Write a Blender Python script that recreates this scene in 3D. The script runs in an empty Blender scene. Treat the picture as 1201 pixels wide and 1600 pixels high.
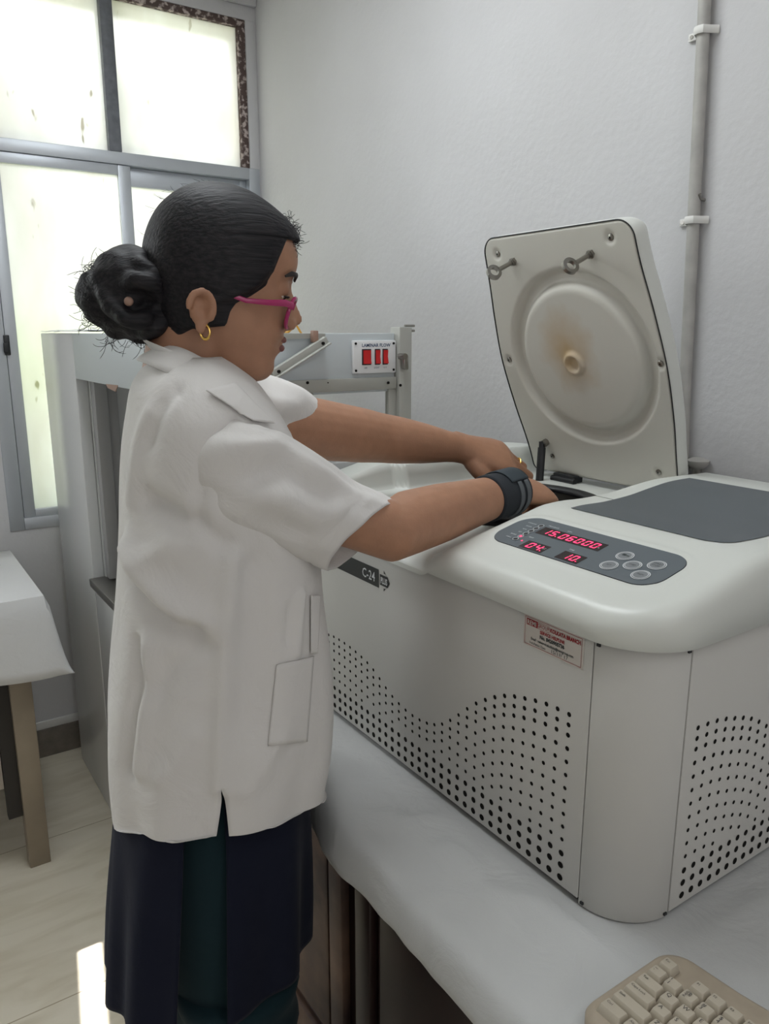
import bpy, bmesh, math, random
from mathutils import Vector, Matrix, noise
from mathutils.bvhtree import BVHTree
PI = math.pi
R = math.radians
V = Vector
random.seed(7)
scn = bpy.context.scene

# ------------------------------------------------------------------ camera
CAMZ = 1.40
F_PX = 1210.0
PITCH, YAW = R(13), R(34)
cam_d = bpy.data.cameras.new('camera')
cam_d.sensor_fit = 'VERTICAL'
cam_d.sensor_height = 24.0
cam_d.lens = F_PX / 1600.0 * 24.0
cam_d.clip_start = 0.02
cam = bpy.data.objects.new('camera', cam_d)
scn.collection.objects.link(cam)
cam.location = (0, 0, CAMZ)
cam.rotation_euler = (PI / 2 - PITCH, 0, -YAW)
scn.camera = cam

# ------------------------------------------------------------------ light
scn.view_settings.view_transform = 'Standard'
scn.view_settings.look = 'None'
scn.view_settings.gamma = 1.0
scn.view_settings.use_curve_mapping = False
scn.view_settings.exposure = 0.0
world = bpy.data.worlds.new('daylight_sky')
scn.world = world
world.use_nodes = True
bg = world.node_tree.nodes['Background']
bg.inputs['Color'].default_value = (0.93, 0.96, 1.0, 1)
bg.inputs['Strength'].default_value = 0.85


def area(name, loc, aim, sx, sy, watts, col):
    d = bpy.data.lights.new(name, 'AREA')
    d.shape = 'RECTANGLE'
    d.size, d.size_y, d.energy, d.color = sx, sy, watts, col
    o = bpy.data.objects.new(name, d)
    scn.collection.objects.link(o)
    o.location = loc
    o.rotation_euler = (V(aim) - V(loc)).to_track_quat('-Z', 'Y').to_euler()
    return o


# bright open sky outside the frosted window
area('window_daylight', (0.75, 5.0, 3.9), (0.75, 2.7, 1.6), 4.0, 2.2, 95, (0.95, 0.97, 1.0))
# added fill light through an unseen opening made left of the window
area('side_fill_light', (-1.0, 3.6, 2.3), (0.3, 1.2, 1.0), 1.5, 1.6, 58, (0.93, 0.97, 1.0))
# added warm fill light through an unseen opening made behind the camera
area('rear_fill_light', (-0.2, -2.3, 1.9), (0.5, 0.8, 0.9), 1.7, 1.3, 7, (1.0, 0.90, 0.82))
# ceiling tube light of the room
area('ceiling_tube_light', (0.48, 1.25, 2.50), (0.48, 1.20, 0.0), 0.45, 1.0, 13, (0.92, 0.97, 1.0))
area('rear_overhead_fill', (0.45, -0.7, 2.50), (0.45, -0.6, 0.0), 0.3, 1.2, 5, (0.95, 0.97, 1.0))  # added overhead fill, brightens the camera side of the room
# low sun, let in by a slot added to the unseen side wall
sun_d = bpy.data.lights.new('sun', 'SUN')
sun_d.energy = 26.0
sun_d.angle = R(0.25)
sun_d.color = (1.0, 0.97, 0.92)
sun = bpy.data.objects.new('sun', sun_d)
scn.collection.objects.link(sun)
SUN_DIR = V((1.0, 0.0, -0.70)).normalized()
sun.rotation_euler = SUN_DIR.to_track_quat('-Z', 'Y').to_euler()


# ------------------------------------------------------------------ materials
def mat(name, col, rough=0.5, metal=0.0, spec=0.5, noise_amt=0.0, noise_scale=20.0, col2=None,
        bump=0.0, bump_scale=200.0, emit=None, emit_s=0.0, coat=0.0, sheen=0.0, sss=0.0):
    m = bpy.data.materials.new(name)
    m.use_nodes = True
    nt = m.node_tree
    b = nt.nodes['Principled BSDF']
    b.inputs['Base Color'].default_value = (*col, 1)
    b.inputs['Roughness'].default_value = rough
    b.inputs['Metallic'].default_value = metal
    b.inputs['Specular IOR Level'].default_value = spec
    b.inputs['Coat Weight'].default_value = coat
    b.inputs['Sheen Weight'].default_value = sheen
    if sss:
        b.inputs['Subsurface Weight'].default_value = sss
        b.inputs['Subsurface Radius'].default_value = (0.012, 0.005, 0.003)
    if emit:
        b.inputs['Emission Color'].default_value = (*emit, 1)
        b.inputs['Emission Strength'].default_value = emit_s
    tc = nt.nodes.new('ShaderNodeTexCoord')
    if noise_amt:
        n = nt.nodes.new('ShaderNodeTexNoise')
        n.inputs['Scale'].default_value = noise_scale
        n.inputs['Detail'].default_value = 6
        nt.links.new(tc.outputs['Object'], n.inputs['Vector'])
        rmp = nt.nodes.new('ShaderNodeValToRGB')
        rmp.color_ramp.elements[0].position = 0.35
        rmp.color_ramp.elements[1].position = 0.7
        c2 = col2 or tuple(c * (1 - noise_amt) for c in col)
        rmp.color_ramp.elements[0].color = (*c2, 1)
        rmp.color_ramp.elements[1].color = (*col, 1)
        nt.links.new(n.outputs['Fac'], rmp.inputs['Fac'])
        nt.links.new(rmp.outputs['Color'], b.inputs['Base Color'])
    if bump:
        n2 = nt.nodes.new('ShaderNodeTexNoise')
        n2.inputs['Scale'].default_value = bump_scale
        n2.inputs['Detail'].default_value = 5
        nt.links.new(tc.outputs['Object'], n2.inputs['Vector'])
        bp = nt.nodes.new('ShaderNodeBump')
        bp.inputs['Strength'].default_value = bump
        bp.inputs['Distance'].default_value = 0.01
        nt.links.new(n2.outputs['Fac'], bp.inputs['Height'])
        nt.links.new(bp.outputs['Normal'], b.inputs['Normal'])
    return m


def wall_material():
    m = mat('whitewashed_plaster', (0.70, 0.695, 0.68), rough=0.85, spec=0.2)
    nt = m.node_tree
    b = nt.nodes['Principled BSDF']
    tc = nt.nodes['Texture Coordinate']
    big = nt.nodes.new('ShaderNodeTexNoise'); big.inputs['Scale'].default_value = 2.3; big.inputs['Detail'].default_value = 5
    nt.links.new(tc.outputs['Object'], big.inputs['Vector'])
    rmp = nt.nodes.new('ShaderNodeValToRGB')
    rmp.color_ramp.elements[0].position = 0.3; rmp.color_ramp.elements[0].color = (0.555, 0.548, 0.552, 1)
    rmp.color_ramp.elements[1].position = 0.75; rmp.color_ramp.elements[1].color = (0.615, 0.61, 0.62, 1)
    nt.links.new(big.outputs['Fac'], rmp.inputs['Fac'])
    # small scuffs
    sc = nt.nodes.new('ShaderNodeTexNoise'); sc.inputs['Scale'].default_value = 40; sc.inputs['Detail'].default_value = 6
    nt.links.new(tc.outputs['Object'], sc.inputs['Vector'])
    r2 = nt.nodes.new('ShaderNodeValToRGB')
    r2.color_ramp.elements[0].position = 0.20; r2.color_ramp.elements[0].color = (1, 1, 1, 1)
    r2.color_ramp.elements[1].position = 0.235; r2.color_ramp.elements[1].color = (0, 0, 0, 1)
    nt.links.new(sc.outputs['Fac'], r2.inputs['Fac'])
    mx = nt.nodes.new('ShaderNodeMixRGB'); mx.inputs['Color2'].default_value = (0.33, 0.29, 0.26, 1)
    nt.links.new(r2.outputs['Color'], mx.inputs['Fac'])
    nt.links.new(rmp.outputs['Color'], mx.inputs['Color1'])
    nt.links.new(mx.outputs['Color'], b.inputs['Base Color'])
    # trowelled lumps
    n1 = nt.nodes.new('ShaderNodeTexNoise'); n1.inputs['Scale'].default_value = 75; n1.inputs['Detail'].default_value = 4
    n2 = nt.nodes.new('ShaderNodeTexNoise'); n2.inputs['Scale'].default_value = 9; n2.inputs['Detail'].default_value = 3
    for n in (n1, n2):
        nt.links.new(tc.outputs['Object'], n.inputs['Vector'])
    ad = nt.nodes.new('ShaderNodeMath'); ad.operation = 'MULTIPLY_ADD'; ad.inputs[1].default_value = 2.5
    nt.links.new(n2.outputs['Fac'], ad.inputs[0]); nt.links.new(n1.outputs['Fac'], ad.inputs[2])
    bp = nt.nodes.new('ShaderNodeBump'); bp.inputs['Strength'].default_value = 0.22; bp.inputs['Distance'].default_value = 0.005
    nt.links.new(ad.outputs[0], bp.inputs['Height']); nt.links.new(bp.outputs['Normal'], b.inputs['Normal'])
    return m


def floor_material():
    m = mat('cream_marble_tile', (0.60, 0.55, 0.44), rough=0.28, spec=0.45)
    nt = m.node_tree
    b = nt.nodes['Principled BSDF']
    tc = nt.nodes['Texture Coordinate']
    mp = nt.nodes.new('ShaderNodeMapping'); mp.inputs['Scale'].default_value = (2.2, 9, 1); mp.inputs['Rotation'].default_value = (0, 0, R(-12))
    nt.links.new(tc.outputs['Object'], mp.inputs['Vector'])
    n = nt.nodes.new('ShaderNodeTexNoise'); n.inputs['Scale'].default_value = 2.0; n.inputs['Detail'].default_value = 7; n.inputs['Distortion'].default_value = 0.7
    nt.links.new(mp.outputs['Vector'], n.inputs['Vector'])
    rmp = nt.nodes.new('ShaderNodeValToRGB')
    rmp.color_ramp.elements[0].position = 0.3; rmp.color_ramp.elements[0].color = (0.64, 0.575, 0.45, 1)
    rmp.color_ramp.elements[1].position = 0.6; rmp.color_ramp.elements[1].color = (0.76, 0.70, 0.58, 1)
    nt.links.new(n.outputs['Fac'], rmp.inputs['Fac'])
    br = nt.nodes.new('ShaderNodeTexBrick')
    br.offset = 0.0
    br.inputs['Scale'].default_value = 1.0
    br.inputs['Brick Width'].default_value = 0.6; br.inputs['Row Height'].default_value = 0.6
    br.inputs['Mortar Size'].default_value = 0.0015
    br.inputs['Color1'].default_value = (1, 1, 1, 1); br.inputs['Color2'].default_value = (1, 1, 1, 1)
    br.inputs['Mortar'].default_value = (0.55, 0.5, 0.42, 1)
    mp2 = nt.nodes.new('ShaderNodeMapping'); mp2.inputs['Location'].default_value = (0.07, 0.26, 0)
    nt.links.new(tc.outputs['Object'], mp2.inputs['Vector']); nt.links.new(mp2.outputs['Vector'], br.inputs['Vector'])
    mx = nt.nodes.new('ShaderNodeMixRGB'); mx.blend_type = 'MULTIPLY'; mx.inputs['Fac'].default_value = 1
    nt.links.new(rmp.outputs['Color'], mx.inputs['Color1']); nt.links.new(br.outputs['Color'], mx.inputs['Color2'])
    nt.links.new(mx.outputs['Color'], b.inputs['Base Color'])
    return m


def frosted_glass():
    m = bpy.data.materials.new('frosted_glass')
    m.use_nodes = True
    nt = m.node_tree
    nt.nodes.clear()
    out = nt.nodes.new('ShaderNodeOutputMaterial')
    tr = nt.nodes.new('ShaderNodeBsdfTranslucent')
    rf = nt.nodes.new('ShaderNodeBsdfRefraction')
    rf.inputs['Roughness'].default_value = 0.32; rf.inputs['IOR'].default_value = 1.25
    rf.inputs['Color'].default_value = (0.96, 0.97, 0.95, 1)
    mix = nt.nodes.new('ShaderNodeMixShader'); mix.inputs[0].default_value = 0.42
    gl = nt.nodes.new('ShaderNodeBsdfGlossy'); gl.inputs['Roughness'].default_value = 0.3
    mix2 = nt.nodes.new('ShaderNodeMixShader'); mix2.inputs[0].default_value = 0.04
    tc = nt.nodes.new('ShaderNodeTexCoord')
    mp = nt.nodes.new('ShaderNodeMapping'); mp.inputs['Scale'].default_value = (6, 1, 2.2)
    nt.links.new(tc.outputs['Object'], mp.inputs['Vector'])
    n = nt.nodes.new('ShaderNodeTexNoise'); n.inputs['Scale'].default_value = 1.6; n.inputs['Detail'].default_value = 6
    nt.links.new(mp.outputs['Vector'], n.inputs['Vector'])
    rmp = nt.nodes.new('ShaderNodeValToRGB')
    rmp.color_ramp.elements[0].position = 0.3; rmp.color_ramp.elements[0].color = (0.78, 0.755, 0.71, 1)
    rmp.color_ramp.elements[1].position = 0.65; rmp.color_ramp.elements[1].color = (0.93, 0.93, 0.92, 1)
    nt.links.new(n.outputs['Fac'], rmp.inputs['Fac'])
    # specks of old paint and grime
    n2 = nt.nodes.new('ShaderNodeTexNoise'); n2.inputs['Scale'].default_value = 26; n2.inputs['Detail'].default_value = 2
    mp2 = nt.nodes.new('ShaderNodeMapping'); mp2.inputs['Scale'].default_value = (1, 1, 0.4)
    nt.links.new(tc.outputs['Object'], mp2.inputs['Vector'])
    nt.links.new(mp2.outputs['Vector'], n2.inputs['Vector'])
    r2 = nt.nodes.new('ShaderNodeValToRGB')
    r2.color_ramp.elements[0].position = 0.262; r2.color_ramp.elements[0].color = (1, 1, 1, 1)
    r2.color_ramp.elements[1].position = 0.292; r2.color_ramp.elements[1].color = (0, 0, 0, 1)
    nt.links.new(n2.outputs['Fac'], r2.inputs['Fac'])
    mx = nt.nodes.new('ShaderNodeMixRGB'); mx.inputs['Color2'].default_value = (0.42, 0.38, 0.30, 1)
    nt.links.new(r2.outputs['Color'], mx.inputs['Fac']); nt.links.new(rmp.outputs['Color'], mx.inputs['Color1'])
    nt.links.new(mx.outputs['Color'], tr.inputs['Color'])
    nt.links.new(tr.outputs[0], mix.inputs[1]); nt.links.new(rf.outputs[0], mix.inputs[2])
    nt.links.new(mix.outputs[0], mix2.inputs[1]); nt.links.new(gl.outputs[0], mix2.inputs[2])
    nt.links.new(mix2.outputs[0], out.inputs['Surface'])
    return m


def peeling_paint():
    m = mat('peeling_brown_paint', (0.10, 0.06, 0.05), rough=0.7)
    nt = m.node_tree
    b = nt.nodes['Principled BSDF']; tc = nt.nodes['Texture Coordinate']
    n = nt.nodes.new('ShaderNodeTexNoise'); n.inputs['Scale'].default_value = 55; n.inputs['Detail'].default_value = 6
    nt.links.new(tc.outputs['Object'], n.inputs['Vector'])
    r = nt.nodes.new('ShaderNodeValToRGB')
    r.color_ramp.elements[0].position = 0.5; r.color_ramp.elements[0].color = (0.085, 0.055, 0.048, 1)
    r.color_ramp.elements[1].position = 0.6; r.color_ramp.elements[1].color = (0.50, 0.42, 0.39, 1)
    nt.links.new(n.outputs['Fac'], r.inputs['Fac']); nt.links.new(r.outputs['Color'], b.inputs['Base Color'])
    return m


def hair_material():
    m = mat('black_hair', (0.010, 0.009, 0.011), rough=0.6, spec=0.25)
    nt = m.node_tree
    b = nt.nodes['Principled BSDF']; tc = nt.nodes['Texture Coordinate']
    mp = nt.nodes.new('ShaderNodeMapping'); mp.inputs['Scale'].default_value = (14, 260, 260); mp.inputs['Rotation'].default_value = (0, R(14), R(17))
    nt.links.new(tc.outputs['Object'], mp.inputs['Vector'])
    n = nt.nodes.new('ShaderNodeTexNoise'); n.inputs['Scale'].default_value = 1.0; n.inputs['Detail'].default_value = 4
    nt.links.new(mp.outputs['Vector'], n.inputs['Vector'])
    bp = nt.nodes.new('ShaderNodeBump'); bp.inputs['Strength'].default_value = 0.5; bp.inputs['Distance'].default_value = 0.003
    nt.links.new(n.outputs['Fac'], bp.inputs['Height']); nt.links.new(bp.outputs['Normal'], b.inputs['Normal'])
    r = nt.nodes.new('ShaderNodeValToRGB')
    r.color_ramp.elements[0].position = 0.35; r.color_ramp.elements[0].color = (0.006, 0.006, 0.008, 1)
    r.color_ramp.elements[1].position = 0.75; r.color_ramp.elements[1].color = (0.024, 0.021, 0.023, 1)
    nt.links.new(n.outputs['Fac'], r.inputs['Fac']); nt.links.new(r.outputs['Color'], b.inputs['Base Color'])
    return m


def cotton(name, col, weave=1400, wr=0.38):
    m = mat(name, col, rough=0.95, spec=0.08, sheen=0.05)
    nt = m.node_tree
    b = nt.nodes['Principled BSDF']; tc = nt.nodes['Texture Coordinate']
    n = nt.nodes.new('ShaderNodeTexNoise'); n.inputs['Scale'].default_value = 16; n.inputs['Detail'].default_value = 4; n.inputs['Distortion'].default_value = 0.8
    n2 = nt.nodes.new('ShaderNodeTexNoise'); n2.inputs['Scale'].default_value = weave; n2.inputs['Detail'].default_value = 1
    for k in (n, n2):
        nt.links.new(tc.outputs['Object'], k.inputs['Vector'])
    ad = nt.nodes.new('ShaderNodeMath'); ad.operation = 'MULTIPLY_ADD'; ad.inputs[1].default_value = 0.04
    nt.links.new(n2.outputs['Fac'], ad.inputs[0]); nt.links.new(n.outputs['Fac'], ad.inputs[2])
    bp = nt.nodes.new('ShaderNodeBump'); bp.inputs['Strength'].default_value = wr; bp.inputs['Distance'].default_value = 0.012
    nt.links.new(ad.outputs[0], bp.inputs['Height']); nt.links.new(bp.outputs['Normal'], b.inputs['Normal'])
    return m


def lid_material():
    m = mat('lid_plastic', (0.60, 0.585, 0.53), rough=0.42, spec=0.45)
    nt = m.node_tree
    b = nt.nodes['Principled BSDF']; tc = nt.nodes['Texture Coordinate']
    mp = nt.nodes.new('ShaderNodeMapping'); mp.vector_type = 'TEXTURE'
    mp.inputs['Location'].default_value = (0.165, 0.122, 0.622); mp.inputs["Scale"].default_value = (0.15, 0.098, 0.125)
    nt.links.new(tc.outputs['Object'], mp.inputs['Vector'])
    n = nt.nodes.new('ShaderNodeTexNoise'); n.inputs['Scale'].default_value = 22; n.inputs['Detail'].default_value = 5
    nt.links.new(tc.outputs['Object'], n.inputs['Vector'])
    ln = nt.nodes.new('ShaderNodeVectorMath'); ln.operation = 'LENGTH'
    nt.links.new(mp.outputs['Vector'], ln.inputs[0])
    ad = nt.nodes.new('ShaderNodeMath'); ad.operation = 'MULTIPLY_ADD'; ad.inputs[1].default_value = 0.5
    nt.links.new(n.outputs['Fac'], ad.inputs[0]); nt.links.new(ln.outputs['Value'], ad.inputs[2])
    r = nt.nodes.new('ShaderNodeValToRGB')
    r.color_ramp.elements[0].position = 0.35; r.color_ramp.elements[0].color = (0.47, 0.34, 0.19, 1)
    r.color_ramp.elements[1].position = 1.2 / 1.25; r.color_ramp.elements[1].color = (0.60, 0.585, 0.53, 1)
    nt.links.new(ad.outputs[0], r.inputs['Fac']); nt.links.new(r.outputs['Color'], b.inputs['Base Color'])
    return m


M = dict(
    wall=wall_material(), floor=floor_material(), frosted=frosted_glass(), peel=peeling_paint(),
    ceiling=mat('ceiling_whitewash', (0.72, 0.72, 0.71), rough=0.9),
    skirting=mat('grey_brown_tile', (0.23, 0.20, 0.17), rough=0.4, noise_amt=0.25, noise_scale=30),
    ledge=mat('white_ledge', (0.72, 0.71, 0.68), rough=0.7),
    alu=mat('anodised_aluminium', (0.50, 0.525, 0.56), rough=0.42, metal=0.55),
    greypaint=mat('blue_grey_paint', (0.17, 0.18, 0.20), rough=0.55, noise_amt=0.3, noise_scale=40),
    green=mat('hedge_leaves', (0.22, 0.34, 0.10), rough=0.8, noise_amt=0.5, noise_scale=14, col2=(0.10, 0.18, 0.05)),
    ground=mat('sunlit_ground', (0.50, 0.51, 0.43), rough=0.9),
    body=mat('powder_coated_steel', (0.55, 0.54, 0.51), rough=0.5, spec=0.4, bump=0.08, bump_scale=900),
    cover=mat('offwhite_moulded_plastic', (0.66, 0.675, 0.635), rough=0.33, spec=0.5),
    lid=lid_material(),
    lidshell=mat('lid_shell_plastic', (0.66, 0.67, 0.63), rough=0.36),
    black=mat('black_rubber', (0.012, 0.013, 0.015), rough=0.5),
    hole=mat('dark_perforation', (0.012, 0.011, 0.010), rough=0.9, spec=0.1),
    steel=mat('dull_steel', (0.33, 0.315, 0.29), rough=0.28, metal=1.0),
    chrome=mat('chrome', (0.75, 0.75, 0.75), rough=0.15, metal=1.0),
    panel=mat('slate_grey_membrane', (0.115, 0.135, 0.150), rough=0.45, spec=0.4),
    decal=mat('slate_grey_film', (0.105, 0.118, 0.128), rough=0.5, spec=0.4, bump=0.1, bump_scale=700),
    window_dark=mat('display_window', (0.02, 0.012, 0.015), rough=0.25),
    red_led=mat('red_led', (0.5, 0.01, 0.04), emit=(1.0, 0.05, 0.16), emit_s=2.2),
    pale=mat('pale_print', (0.72, 0.74, 0.75), rough=0.6),
    button=mat('grey_button_print', (0.20, 0.215, 0.225), rough=0.5),
    sticker=mat('cream_sticker', (0.60, 0.555, 0.51), rough=0.5),
    redprint=mat('dark_red_print', (0.30, 0.012, 0.018), rough=0.6),
    blackprint=mat('black_print', (0.02, 0.03, 0.03), rough=0.6),
    badge=mat('black_badge', (0.018, 0.020, 0.020), rough=0.45),
    coat=cotton('white_cotton', (0.68, 0.66, 0.64)),
    kurta=cotton('navy_cotton', (0.010, 0.012, 0.024), wr=0.15),
    teal=cotton('dark_teal_cotton', (0.011, 0.026, 0.032), wr=0.15),
    skin=mat('brown_skin', (0.41, 0.215, 0.133), rough=0.5, spec=0.35, noise_amt=0.12, noise_scale=45, bump=0.06, bump_scale=420, sss=0.08),
    lips=mat('dusky_lips', (0.20, 0.07, 0.06), rough=0.45),
    hair=hair_material(),
    brow=mat('dark_brow', (0.02, 0.014, 0.012), rough=0.7),
    eye=mat('eye_white', (0.7, 0.66, 0.62), rough=0.2),
    iris=mat('dark_iris', (0.02, 0.012, 0.01), rough=0.1),
    gold=mat('gold', (0.85, 0.55, 0.15), rough=0.25, metal=1.0),
    pink=mat('magenta_acetate', (0.36, 0.018, 0.115), rough=0.25, spec=0.6),
    bead=mat('brown_bead', (0.32, 0.20, 0.15), rough=0.5),
    brace=mat('black_neoprene', (0.018, 0.022, 0.028), rough=0.85, bump=0.15, bump_scale=600),
    bracestrap=mat('slate_hook_strap', (0.028, 0.040, 0.050), rough=0.7),
    greyband=mat('grey_webbing', (0.10, 0.11, 0.12), rough=0.8),
    sandal=mat('brown_sandal', (0.08, 0.04, 0.025), rough=0.6),
    lamwhite=mat('white_laminate', (0.63, 0.64, 0.64), rough=0.25, spec=0.45),
    lamgrey=mat('grey_laminate', (0.52, 0.56, 0.58), rough=0.4),
    inner=mat('grey_inner_lining', (0.36, 0.36, 0.36), rough=0.45),
    greyalu=mat('grey_green_aluminium', (0.40, 0.40, 0.37), rough=0.5, metal=0.3),
    redswitch=mat('red_rocker', (0.42, 0.012, 0.015), rough=0.3, emit=(0.6, 0.02, 0.02), emit_s=0.12),
    navyprint=mat('navy_print', (0.03, 0.07, 0.16), rough=0.6),
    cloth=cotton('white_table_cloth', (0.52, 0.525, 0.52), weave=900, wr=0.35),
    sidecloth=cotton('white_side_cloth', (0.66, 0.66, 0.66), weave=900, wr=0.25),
    darkwood=mat('dark_mahogany', (0.028, 0.011, 0.010), rough=0.45, noise_amt=0.45, noise_scale=9),
    wornwood=mat('worn_brown_wood', (0.17, 0.10, 0.065), rough=0.6, noise_amt=0.55, noise_scale=7, col2=(0.035, 0.02, 0.018)),
    tanwood=mat('tan_laminate_wood', (0.30, 0.245, 0.18), rough=0.5, noise_amt=0.15, noise_scale=12),
    palepanel=mat('pale_brown_panel', (0.36, 0.31, 0.26), rough=0.55),
    darkgap=mat('dark_bracing', (0.03, 0.026, 0.022), rough=0.7),
    pvc=mat('dusty_pvc', (0.44, 0.425, 0.40), rough=0.5, noise_amt=0.2, noise_scale=30),
    clip=mat('white_clip', (0.70, 0.69, 0.66), rough=0.5),
    keycase=mat('yellowed_beige_case', (0.40, 0.335, 0.255), rough=0.55, noise_amt=0.1, noise_scale=60),
    keycap=mat('beige_keycap', (0.44, 0.39, 0.31), rough=0.55),
    keyprint=mat('dark_key_print', (0.05, 0.045, 0.045), rough=0.7),
    wire=mat('black_wire', (0.02, 0.02, 0.02), rough=0.5),
    plasticwhite=mat('thin_white_plastic', (0.75, 0.76, 0.77), rough=0.3),
    yellow=mat('yellow_wire', (0.60, 0.30, 0.03), rough=0.5),
    lens=None,
)
gm = bpy.data.materials.new('clear_lens'); gm.use_nodes = True
_nt = gm.node_tree; _nt.nodes.clear()
_o = _nt.nodes.new('ShaderNodeOutputMaterial'); _t = _nt.nodes.new('ShaderNodeBsdfTransparent'); _g = _nt.nodes.new('ShaderNodeBsdfGlossy')
_g.inputs['Roughness'].default_value = 0.05; _t.inputs['Color'].default_value = (0.93, 0.93, 0.94, 1)
_mx = _nt.nodes.new('ShaderNodeMixShader'); _fr = _nt.nodes.new('ShaderNodeFresnel'); _fr.inputs['IOR'].default_value = 1.5
_nt.links.new(_fr.outputs[0], _mx.inputs[0]); _nt.links.new(_t.outputs[0], _mx.inputs[1]); _nt.links.new(_g.outputs[0], _mx.inputs[2])
_nt.links.new(_mx.outputs[0], _o.inputs['Surface'])
M['lens'] = gm


# ------------------------------------------------------------------ building helpers
def ray(x, y):
    """direction in which the camera of the photograph saw image point (x, y)"""
    u, v = (x - 600.5) / F_PX, (800 - y) / F_PX
    a = math.cos(PITCH) + v * math.sin(PITCH)
    hx, hy = math.sin(YAW), math.cos(YAW)
    return V((a * hx + u * hy, a * hy - u * hx, v * math.cos(PITCH) - math.sin(PITCH)))


def at(x, y, X=None, Y=None, Z=None):
    d = ray(x, y)
    k = X / d.x if X is not None else Y / d.y if Y is not None else (Z - CAMZ) / d.z
    return V((0, 0, CAMZ)) + d * k


def lerp(a, b, t):
    return a + (b - a) * t


def interp(x, xs, ys):
    if x <= xs[0]:
        return ys[0]
    for i in range(len(xs) - 1):
        if x <= xs[i + 1]:
            t = (x - xs[i]) / (xs[i + 1] - xs[i])
            return lerp(ys[i], ys[i + 1], t)
    return ys[-1]


def sinterp(x, xs, ys):
    """monotone-ish cubic interpolation (Catmull-Rom with non-uniform knots)"""
    n = len(xs)
    if x <= xs[0]:
        return ys[0]
    if x >= xs[-1]:
        return ys[-1]
    for i in range(n - 1):
        if x <= xs[i + 1]:
            break
    h = xs[i + 1] - xs[i]
    t = (x - xs[i]) / h
    m0 = (ys[i + 1] - ys[max(i - 1, 0)]) / (xs[i + 1] - xs[max(i - 1, 0)]) * h
    m1 = (ys[min(i + 2, n - 1)] - ys[i]) / (xs[min(i + 2, n - 1)] - xs[i]) * h
    return ((2 * t**3 - 3 * t**2 + 1) * ys[i] + (t**3 - 2 * t**2 + t) * m0 + (-2 * t**3 + 3 * t**2) * ys[i + 1] + (t**3 - t**2) * m1)


def smooth01(t):
    t = max(0.0, min(1.0, t))
    return t * t * (3 - 2 * t)


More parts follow.
